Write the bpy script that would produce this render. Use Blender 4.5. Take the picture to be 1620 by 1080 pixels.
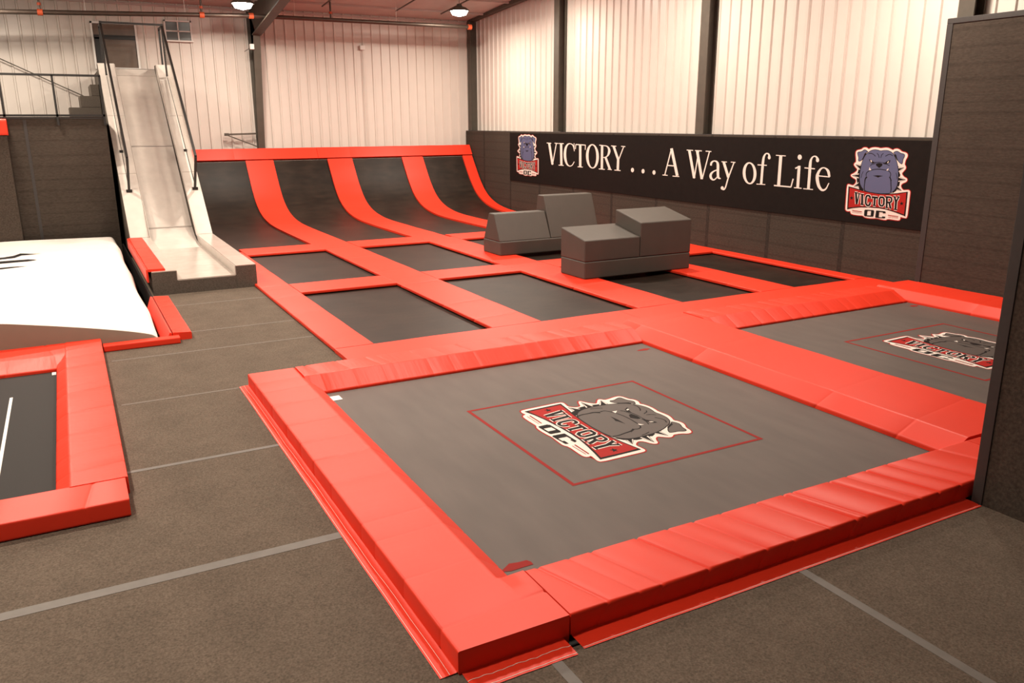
import bpy, bmesh, math, random
from mathutils import Vector, Matrix
from mathutils.geometry import tessellate_polygon

# ------------------------------------------------------------------ scene, camera, world, exposure
scene = bpy.context.scene
for o in list(bpy.data.objects):
    bpy.data.objects.remove(o, do_unlink=True)
COL = scene.collection
random.seed(7)

cam_data = bpy.data.cameras.new('camera')
cam = bpy.data.objects.new('camera', cam_data)
COL.objects.link(cam)
scene.camera = cam
YAW, PITCH, ROLL = -0.494841945, 0.264026181, -0.003699924
fwd = Vector((-math.sin(YAW)*math.cos(PITCH), math.cos(YAW)*math.cos(PITCH), -math.sin(PITCH)))
rgt = Vector((math.cos(YAW), math.sin(YAW), 0.0))
upv = rgt.cross(fwd)
r2 = math.cos(ROLL)*rgt + math.sin(ROLL)*upv
u2 = -math.sin(ROLL)*rgt + math.cos(ROLL)*upv
cam.matrix_world = Matrix(((r2.x, u2.x, -fwd.x, 0.0), (r2.y, u2.y, -fwd.y, 0.0), (r2.z, u2.z, -fwd.z, 2.75), (0, 0, 0, 1)))
cam_data.sensor_width = 36.0
cam_data.lens = 28.4701
cam_data.clip_end = 200.0

world = bpy.data.worlds.new('world')
scene.world = world
world.use_nodes = True
world.node_tree.nodes['Background'].inputs[0].default_value = (1.0, 0.9, 0.82, 1)
world.node_tree.nodes['Background'].inputs[1].default_value = 0.02

LAMP_POWER = 360.0
LAMP_COLOR = (1.0, 0.872, 0.725)
scene.view_settings.view_transform = 'Standard'
scene.view_settings.look = 'None'
scene.view_settings.exposure = -0.27
scene.view_settings.gamma = 1.0
scene.view_settings.use_curve_mapping = False

# ------------------------------------------------------------------ materials
MATS = {}
def lin(r, g, b):
    f = lambda c: (c/255/12.92) if c/255 <= 0.04045 else ((c/255+0.055)/1.055)**2.4
    return (f(r), f(g), f(b), 1.0)

def mat(name, color, rough=0.6, spec=0.5, metal=0.0, noise=0.0, nscale=30.0, nstretch=(1, 1, 1), bump=0.0, bscale=60.0, bstretch=(1, 1, 1), emit=None, coat=0.0, dist=0.01, blotch=0.0, blscale=1.2, lines=0.0):
    if name in MATS:
        return MATS[name]
    m = bpy.data.materials.new(name)
    m.use_nodes = True
    nt = m.node_tree
    b = nt.nodes['Principled BSDF']
    b.inputs['Base Color'].default_value = color
    b.inputs['Roughness'].default_value = rough
    b.inputs['Specular IOR Level'].default_value = spec
    b.inputs['Metallic'].default_value = metal
    b.inputs['Coat Weight'].default_value = coat
    if emit:
        b.inputs['Emission Color'].default_value = emit[0]
        b.inputs['Emission Strength'].default_value = emit[1]
    tc = nt.nodes.new('ShaderNodeTexCoord')
    def noise_node(scale, stretch, detail):
        mp = nt.nodes.new('ShaderNodeMapping')
        mp.inputs['Scale'].default_value = stretch
        nt.links.new(tc.outputs['Object'], mp.inputs['Vector'])
        n = nt.nodes.new('ShaderNodeTexNoise')
        n.inputs['Scale'].default_value = scale
        n.inputs['Detail'].default_value = detail
        nt.links.new(mp.outputs[0], n.inputs['Vector'])
        return n
    src = None
    def varied(n, amt, src):
        rp = nt.nodes.new('ShaderNodeMapRange')
        rp.inputs['From Min'].default_value = 0.3
        rp.inputs['From Max'].default_value = 0.7
        rp.inputs['To Min'].default_value = 1.0-amt
        rp.inputs['To Max'].default_value = 1.0+amt
        nt.links.new(n.outputs['Fac'], rp.inputs['Value'])
        mx = nt.nodes.new('ShaderNodeVectorMath')
        mx.operation = 'SCALE'
        if src is None:
            mx.inputs[0].default_value = color[:3]
        else:
            nt.links.new(src, mx.inputs[0])
        nt.links.new(rp.outputs[0], mx.inputs['Scale'])
        return mx.outputs[0]
    if noise > 0:
        src = varied(noise_node(nscale, nstretch, 6.0), noise, src)
    if blotch > 0:
        src = varied(noise_node(blscale, (1, 1, 1), 3.0), blotch, src)
    if lines > 0:
        # thin darker rows of the ribbed carpet, at uneven heights
        mp = nt.nodes.new('ShaderNodeMapping')
        mp.inputs['Scale'].default_value = (0.02, 0.02, 1.0)
        nt.links.new(tc.outputs['Object'], mp.inputs['Vector'])
        wv = nt.nodes.new('ShaderNodeTexWave')
        wv.wave_type = 'BANDS'
        wv.bands_direction = 'Z'
        wv.inputs['Scale'].default_value = 1.25
        wv.inputs['Distortion'].default_value = 5.0
        wv.inputs['Detail'].default_value = 3.0
        wv.inputs['Detail Scale'].default_value = 2.0
        nt.links.new(mp.outputs[0], wv.inputs['Vector'])
        rp = nt.nodes.new('ShaderNodeMapRange')
        rp.inputs['From Min'].default_value = 0.86
        rp.inputs['From Max'].default_value = 0.97
        rp.inputs['To Min'].default_value = 1.0
        rp.inputs['To Max'].default_value = 1.0-lines
        nt.links.new(wv.outputs['Fac'], rp.inputs['Value'])
        mx = nt.nodes.new('ShaderNodeVectorMath')
        mx.operation = 'SCALE'
        nt.links.new(src, mx.inputs[0])
        nt.links.new(rp.outputs[0], mx.inputs['Scale'])
        src = mx.outputs[0]
    if src is not None:
        nt.links.new(src, b.inputs['Base Color'])
    if bump > 0:
        n = noise_node(bscale, bstretch, 4.0)
        bp = nt.nodes.new('ShaderNodeBump')
        bp.inputs['Strength'].default_value = bump
        bp.inputs['Distance'].default_value = dist
        nt.links.new(n.outputs['Fac'], bp.inputs['Height'])
        nt.links.new(bp.outputs[0], b.inputs['Normal'])
    MATS[name] = m
    return m

RED = mat('red_vinyl', (0.74, 0.038, 0.014, 1), rough=0.45, spec=0.3, noise=0.03, nscale=1.5, bump=0.10, bscale=2.2, bstretch=(5.0, 0.7, 1.0), dist=0.010)
REDW = mat('red_vinyl_pleated', (0.74, 0.038, 0.014, 1), rough=0.45, spec=0.3, noise=0.03, nscale=1.5, bump=0.45, bscale=1.4, bstretch=(13.0, 1.3, 1.0), dist=0.009)
REDS = mat('red_vinyl_smooth', (0.74, 0.038, 0.014, 1), rough=0.45, spec=0.3, noise=0.03, nscale=1.5, bump=0.08, bscale=2.0, bstretch=(3.0, 0.7, 1.0), dist=0.008)
BED = mat('black_bed_fabric', (0.0190, 0.0125, 0.0088, 1), rough=0.46, spec=0.20, noise=0.3, nscale=2.0, nstretch=(1, 5, 1), bump=0.25, bscale=260.0, dist=0.002, blotch=0.35, blscale=1.5)
MESHMAT = mat('grey_mesh_fabric', (0.102, 0.083, 0.073, 1), rough=0.6, spec=0.3, noise=0.10, nscale=1.2, nstretch=(5, 1, 1), bump=0.3, bscale=300.0, dist=0.002, blotch=0.08, blscale=0.9)
BLACKMESH = mat('black_mesh_fabric', (0.013, 0.0105, 0.009, 1), rough=0.65, spec=0.22, noise=0.15, nscale=60.0, bump=0.2, bscale=300.0, dist=0.002)
CARPET = mat('floor_carpet', (0.116, 0.091, 0.070, 1), rough=0.95, spec=0.1, noise=0.32, nscale=85.0, bump=0.6, bscale=150.0, dist=0.006, blotch=0.09, blscale=3.0)
TAPE = mat('seam_tape_grey', (0.125, 0.112, 0.098, 1), rough=0.6, noise=0.08, nscale=12.0)
TAPE2 = mat('faint_seam_tape', (0.130, 0.106, 0.086, 1), rough=0.8, noise=0.2, nscale=40.0)
WALLCARPET = mat('wall_carpet', (0.056, 0.044, 0.035, 1), rough=0.92, spec=0.12, noise=0.20, nscale=26.0, nstretch=(0.7, 0.7, 2.2), bump=0.4, bscale=3.0, bstretch=(0.4, 0.4, 12.0), dist=0.006, blotch=0.06, blscale=1.0, lines=0.14)
SEAMBAND = mat('carpet_seam_band', (0.036, 0.029, 0.024, 1), rough=0.9, spec=0.12, noise=0.25, nscale=20.0)
PARTCARPET = mat('partition_carpet', (0.058, 0.045, 0.036, 1), rough=0.95, spec=0.1, noise=0.30, nscale=40.0, bump=0.5, bscale=120.0, dist=0.005)
TRIMDARK = mat('dark_vinyl_trim', (0.028, 0.023, 0.021, 1), rough=0.6, noise=0.1, nscale=20)
RISER = mat('riser_carpet', (0.105, 0.088, 0.073, 1), rough=0.95, spec=0.1, noise=0.25, nscale=60.0, bump=0.4, bscale=120.0)
WHITEMETAL = mat('white_metal_panel', (0.64, 0.58, 0.525, 1), rough=0.38, spec=0.4, noise=0.015, nscale=3.0)
CEIL = mat('ceiling_insulation', (0.50, 0.43, 0.40, 1), rough=0.7, spec=0.2, noise=0.05, nscale=2.0, bump=0.3, bscale=4.0, dist=0.02)
STEEL = mat('dark_steel', (0.078, 0.066, 0.052, 1), rough=0.55, spec=0.3, noise=0.1, nscale=5)
PIPE = mat('sprinkler_pipe_steel', (0.10, 0.075, 0.06, 1), rough=0.4, metal=0.6, noise=0.1, nscale=8)
COUPLING = mat('red_pipe_coupling', (0.55, 0.09, 0.03, 1), rough=0.5)
BLACKMETAL = mat('black_painted_metal', (0.012, 0.011, 0.010, 1), rough=0.4, spec=0.5)
FOAM = mat('grey_foam_vinyl', (0.066, 0.058, 0.049, 1), rough=0.5, spec=0.35, noise=0.04, nscale=4.0, bump=0.25, bscale=5.0, bstretch=(2, 1, 1), dist=0.01)
SLIDE = mat('slide_plastic', (0.56, 0.51, 0.46, 1), rough=0.5, spec=0.4, noise=0.05, nscale=5.0, blotch=0.05, blscale=1.6)
SLIDEGREY = mat('slide_runout_plastic', (0.50, 0.445, 0.395, 1), rough=0.18, spec=0.55, noise=0.05, nscale=5.0, blotch=0.06)
JOINT = mat('dark_joint', (0.08, 0.06, 0.05, 1), rough=0.8)
AIRBAG = mat('white_airbag_fabric', (0.80, 0.745, 0.69, 1), rough=0.6, noise=0.02, nscale=2.0, bump=0.5, bscale=1.6, bstretch=(0.6, 4.0, 1.0), dist=0.02)
AIRSIDE = mat('taupe_airbag_side', (0.20, 0.163, 0.120, 1), rough=0.7, noise=0.04, nscale=4.0)
INK = mat('black_ink', (0.010, 0.008, 0.008, 1), rough=0.7, spec=0.12)
BANNER = mat('black_banner_vinyl', (0.0105, 0.0078, 0.0066, 1), rough=0.75, spec=0.10, noise=0.12, nscale=8, bump=0.1, bscale=60)
CREAM = mat('cream_print', (0.74, 0.68, 0.62, 1), rough=0.6)
BLUEGREY = mat('blue_grey_print', (0.092, 0.104, 0.195, 1), rough=0.6, spec=0.3)
MATGREY = mat('dark_grey_print', (0.084, 0.069, 0.062, 1), rough=0.6, spec=0.3)
REDINK = mat('red_print', (0.36, 0.018, 0.015, 1), rough=0.7, spec=0.12)
REDMESH = mat('red_mesh_print', (0.27, 0.018, 0.015, 1), rough=0.7, spec=0.12)
WHITE = mat('white_paint', (0.75, 0.72, 0.68, 1), rough=0.5)
GLASS = mat('dark_window_glass', (0.040, 0.032, 0.027, 1), rough=0.28, spec=0.4)
GLASSR = mat('reflection_tinted_glass', (0.13, 0.092, 0.07, 1), rough=0.25, spec=0.5, noise=0.25, nscale=2.0)  # brownish reflections are painted into the pane colour
LENS = mat('lamp_lens', (0.9, 0.9, 0.9, 1), rough=0.4, emit=((1.0, 0.92, 0.84, 1), 22.0))
CONCRETE = mat('dark_subfloor', (0.03, 0.026, 0.023, 1), rough=0.9, noise=0.2, nscale=8)
PLEXI = bpy.data.materials.new('clear_acrylic')
PLEXI.use_nodes = True
_b = PLEXI.node_tree.nodes['Principled BSDF']
_b.inputs['Base Color'].default_value = (0.95, 0.93, 0.9, 1)
_b.inputs['Roughness'].default_value = 0.03
_b.inputs['IOR'].default_value = 1.12
_b.inputs['Transmission Weight'].default_value = 1.0

# ------------------------------------------------------------------ mesh helpers
def link(name, me, parent=None, loc=(0, 0, 0), rot=(0, 0, 0)):
    o = bpy.data.objects.new(name, me)
    COL.objects.link(o)
    o.location = loc
    o.rotation_euler = rot
    if parent is not None:
        o.parent = parent
    return o

def tag(o, label, cat, group=None):
    o['label'] = label
    o['category'] = cat
    if group:
        o['group'] = group
    return o

def struct(o, label=None, cat=None):
    o['kind'] = 'structure'
    if label:
        o['label'] = label
        o['category'] = cat
    return o

def empty(name, loc=(0, 0, 0), rot=(0, 0, 0)):
    o = link(name, None, None, loc, rot)
    o.empty_display_size = 0.2
    return o

def finish(bm, name, material, sharp=40, smooth=True):
    bmesh.ops.recalc_face_normals(bm, faces=bm.faces[:])
    me = bpy.data.meshes.new(name)
    bm.to_mesh(me)
    bm.free()
    me.materials.append(material)
    if smooth:
        for p in me.polygons:
            p.use_smooth = True
        me.set_sharp_from_angle(angle=math.radians(sharp))
    return me

def add_box(bm, x0, x1, y0, y1, z0, z1):
    vs = [bm.verts.new(p) for p in ((x0, y0, z0), (x1, y0, z0), (x1, y1, z0), (x0, y1, z0), (x0, y0, z1), (x1, y0, z1), (x1, y1, z1), (x0, y1, z1))]
    for f in ((0, 3, 2, 1), (4, 5, 6, 7), (0, 1, 5, 4), (1, 2, 6, 5), (2, 3, 7, 6), (3, 0, 4, 7)):
        bm.faces.new([vs[i] for i in f])
    return vs

def box_mesh(name, dims, material, bevel=0.0, seg=2):
    """box with its origin at base centre"""
    bm = bmesh.new()
    x, y, z = dims
    add_box(bm, -x/2, x/2, -y/2, y/2, 0, z)
    if bevel > 0:
        bmesh.ops.bevel(bm, geom=bm.edges[:], offset=bevel, segments=seg, affect='EDGES', profile=0.5)
    return finish(bm, name, material)

def box(name, x0, x1, y0, y1, z0, z1, material, parent=None, bevel=0.0, seg=2):
    """world box; the parent is assumed to be a pure translation"""
    me = box_mesh(name, (x1-x0, y1-y0, z1-z0), material, bevel, seg)
    off = Vector((0, 0, 0)) if parent is None else parent_loc(parent)
    o = link(name, me, parent, (Vector(((x0+x1)/2, (y0+y1)/2, z0)) - off))
    if bevel > 0:
        o.modifiers.new('weighted_normal', 'WEIGHTED_NORMAL').keep_sharp = True
    return o

def parent_loc(p):
    v = Vector(p.location)
    while p.parent is not None:
        p = p.parent
        v = v + Vector(p.location)
    return v

def tube_bm(bm, a, b, r, n=10):
    a, b = Vector(a), Vector(b)
    d = (b-a).normalized()
    q = d.orthogonal().normalized()
    w = d.cross(q)
    A, B = [], []
    for k in range(n):
        t = 2*math.pi*k/n
        off = (q*math.cos(t)+w*math.sin(t))*r
        A.append(bm.verts.new(a+off))
        B.append(bm.verts.new(b+off))
    for k in range(n):
        bm.faces.new((A[k], A[(k+1) % n], B[(k+1) % n], B[k]))
    bm.faces.new(A[::-1])
    bm.faces.new(B)

def bar_bm(bm, a, b, w, h=None):
    """square bar between two points"""
    h = h or w
    a, b = Vector(a), Vector(b)
    d = (b-a).normalized()
    up = Vector((0, 0, 1)) if abs(d.z) < 0.95 else Vector((0, 1, 0))
    s = d.cross(up).normalized()*w/2
    t = s.cross(d).normalized()*h/2
    P = []
    for c in (a, b):
        P.append([bm.verts.new(c+x) for x in (-s-t, s-t, s+t, -s+t)])
    for k in range(4):
        bm.faces.new((P[0][k], P[0][(k+1) % 4], P[1][(k+1) % 4], P[1][k]))
    bm.faces.new(P[0][::-1])
    bm.faces.new(P[1])

def tube(name, a, b, r, material, parent=None, n=10):
    o = Vector(parent_loc(parent)) if parent is not None else Vector((0, 0, 0))
    c = (Vector(a)+Vector(b))/2
    bm = bmesh.new()
    tube_bm(bm, Vector(a)-c, Vector(b)-c, r, n)
    return link(name, finish(bm, name, material), parent, c-o)

def bar(name, a, b, w, material, parent=None, h=None):
    o = Vector(parent_loc(parent)) if parent is not None else Vector((0, 0, 0))
    c = (Vector(a)+Vector(b))/2
    bm = bmesh.new()
    bar_bm(bm, Vector(a)-c, Vector(b)-c, w, h)
    return link(name, finish(bm, name, material), parent, c-o)

def prism_bm(bm, poly, axis, t0, t1):
    """poly in the plane across axis ('x': (y,z), 'y': (x,z), 'z': (x,y)) extruded from t0 to t1"""
    def P(p, t):
        return {'x': (t, p[0], p[1]), 'y': (p[0], t, p[1]), 'z': (p[0], p[1], t)}[axis]
    A = [bm.verts.new(P(p, t0)) for p in poly]
    B = [bm.verts.new(P(p, t1)) for p in poly]
    n = len(poly)
    if n <= 4:
        bm.faces.new(A[::-1])
        bm.faces.new(B)
    else:
        for t in tessellate_polygon([[Vector((p[0], p[1], 0)) for p in poly]]):
            bm.faces.new([A[i] for i in t[::-1]])
            bm.faces.new([B[i] for i in t])
    for k in range(n):
        bm.faces.new((A[k], A[(k+1) % n], B[(k+1) % n], B[k]))

def prism(name, poly, axis, t0, t1, material, parent=None, bevel=0.0, seg=2):
    if axis == 'x':
        c = Vector(((t0+t1)/2, sum(p[0] for p in poly)/len(poly), min(p[1] for p in poly)))
        q = [(p[0]-c.y, p[1]-c.z) for p in poly]
        a, b = t0-c.x, t1-c.x
    elif axis == 'y':
        c = Vector((sum(p[0] for p in poly)/len(poly), (t0+t1)/2, min(p[1] for p in poly)))
        q = [(p[0]-c.x, p[1]-c.z) for p in poly]
        a, b = t0-c.y, t1-c.y
    else:
        c = Vector((sum(p[0] for p in poly)/len(poly), sum(p[1] for p in poly)/len(poly), min(t0, t1)))
        q = [(p[0]-c.x, p[1]-c.y) for p in poly]
        a, b = t0-c.z, t1-c.z
    bm = bmesh.new()
    prism_bm(bm, q, axis, a, b)
    if bevel > 0:
        bmesh.ops.bevel(bm, geom=bm.edges[:], offset=bevel, segments=seg, affect='EDGES', profile=0.5)
    off = Vector((0, 0, 0)) if parent is None else parent_loc(parent)
    o = link(name, finish(bm, name, material), parent, c-off)
    if bevel > 0:
        o.modifiers.new('weighted_normal', 'WEIGHTED_NORMAL').keep_sharp = True
    return o

def round_poly(pts, r, k=3):
    out = []
    n = len(pts)
    for i in range(n):
        p = Vector((*pts[i], 0)); a = Vector((*pts[i-1], 0)); b = Vector((*pts[(i+1) % n], 0))
        d1 = (a-p); d2 = (b-p)
        rr = min(r, d1.length*0.4, d2.length*0.4)
        p1 = p+d1.normalized()*rr; p2 = p+d2.normalized()*rr
        s1 = p1+d1.normalized()*min(0.004, d1.length*0.05); s2 = p2+d2.normalized()*min(0.004, d2.length*0.05)
        out.append((s1.x, s1.y))
        for j in range(k+1):
            t = j/k
            q = p1*(1-t)**2+p*2*t*(1-t)+p2*t*t
            out.append((q.x, q.y))
        out.append((s2.x, s2.y))
    return out

def pad(name, axis, t0, t1, prof, material, parent=None, r=0.014, creases=0, depth=0.012, slant=0.25, step=0.25, wave=0.002, mod=None, cw=0.022, extra=()):
    """soft pad swept along world axis 'x' or 'y' from t0 to t1; prof = [(cross, z)...] in world units.
    Local X runs along the pad, so the material's creases cross it."""
    cs = [p[0] for p in prof]
    cmid = (min(cs)+max(cs))/2
    zb = min(p[1] for p in prof)
    zt = max(p[1] for p in prof)
    rp = round_poly(prof, r)
    L = t1-t0
    ts = set([0.0, L])
    n = max(1, int(L/step))
    for i in range(1, n):
        ts.add(L*i/n)
    cr = []
    for i in range(creases):
        c = L*(i+0.5+random.uniform(-0.33, 0.33))/creases
        if 0.1 < c < L-0.1:
            cr.append((c, random.uniform(0.45, 1.0)))
            for d in (-cw, -cw*0.45, 0.0, cw*0.45, cw):
                ts.add(c+d)
    ts.update(extra)
    ts = sorted(t for t in ts if 0 <= t <= L)
    # drop near duplicates
    tt = [ts[0]]
    for t in ts[1:]:
        if t-tt[-1] > 0.006:
            tt.append(t)
    if L-tt[-1] > 1e-4:
        tt[-1] = L
    bm = bmesh.new()
    rings = []
    wdt = max(cs)-min(cs)
    for t in tt:
        ring = []
        end = 1.0 if 0.02 < t < L-0.02 else 0.0
        for (c, z) in rp:
            if mod:
                c, z = mod(t, c, z)
            lx = t-L/2
            lc = c-cmid
            lz = z-zb
            hgt = lz/(zt-zb)
            if end:
                for (cc, a) in cr:
                    d = abs(t-cc)
                    if d < cw:
                        e = abs(lc)/(wdt/2)
                        lz -= hgt*depth*a*(0.25+0.75*e**3)*(1-d/cw)
                        lc *= 1-0.02*a*(1-d/cw)
                lz += hgt*wave*math.sin(t*5.1+c*3.0+L)
                lx += slant*lc*hgt*0.6
            y = lc if axis == 'x' else -lc
            ring.append(bm.verts.new((lx, y, lz)))
        rings.append(ring)
    m = len(rp)
    for i in range(len(rings)-1):
        for k in range(m):
            bm.faces.new((rings[i][k], rings[i][(k+1) % m], rings[i+1][(k+1) % m], rings[i+1][k]))
    bm.faces.new(rings[0][::-1])
    bm.faces.new(rings[-1])
    me = finish(bm, name, material, sharp=50)
    loc = Vector(((t0+t1)/2, cmid, zb)) if axis == 'x' else Vector((cmid, (t0+t1)/2, zb))
    off = Vector((0, 0, 0)) if parent is None else parent_loc(parent)
    return link(name, me, parent, loc-off, (0, 0, 0 if axis == 'x' else math.pi/2))

def polys_from(s):
    return [[tuple(float(v) for v in q.split(',')) for q in p.split(' ')] for p in s.split(';')]

def flat_mesh(name, polys, fn, material, normal=(0, 0, 1)):
    """flat print: each polygon becomes faces at fn(u, v)"""
    verts, faces = [], []
    nv = Vector(normal)
    for k, p in enumerate(polys):
        b = len(verts)
        verts += [tuple(Vector(fn(u, v))+nv*(0.00002*(k % 12))) for u, v in p]
        for t in tessellate_polygon([[Vector((u, v, 0)) for u, v in p]]):
            faces.append(tuple(b+i for i in t))
    me = bpy.data.meshes.new(name)
    me.from_pydata(verts, [], faces)
    me.materials.append(material)
    return me

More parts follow.
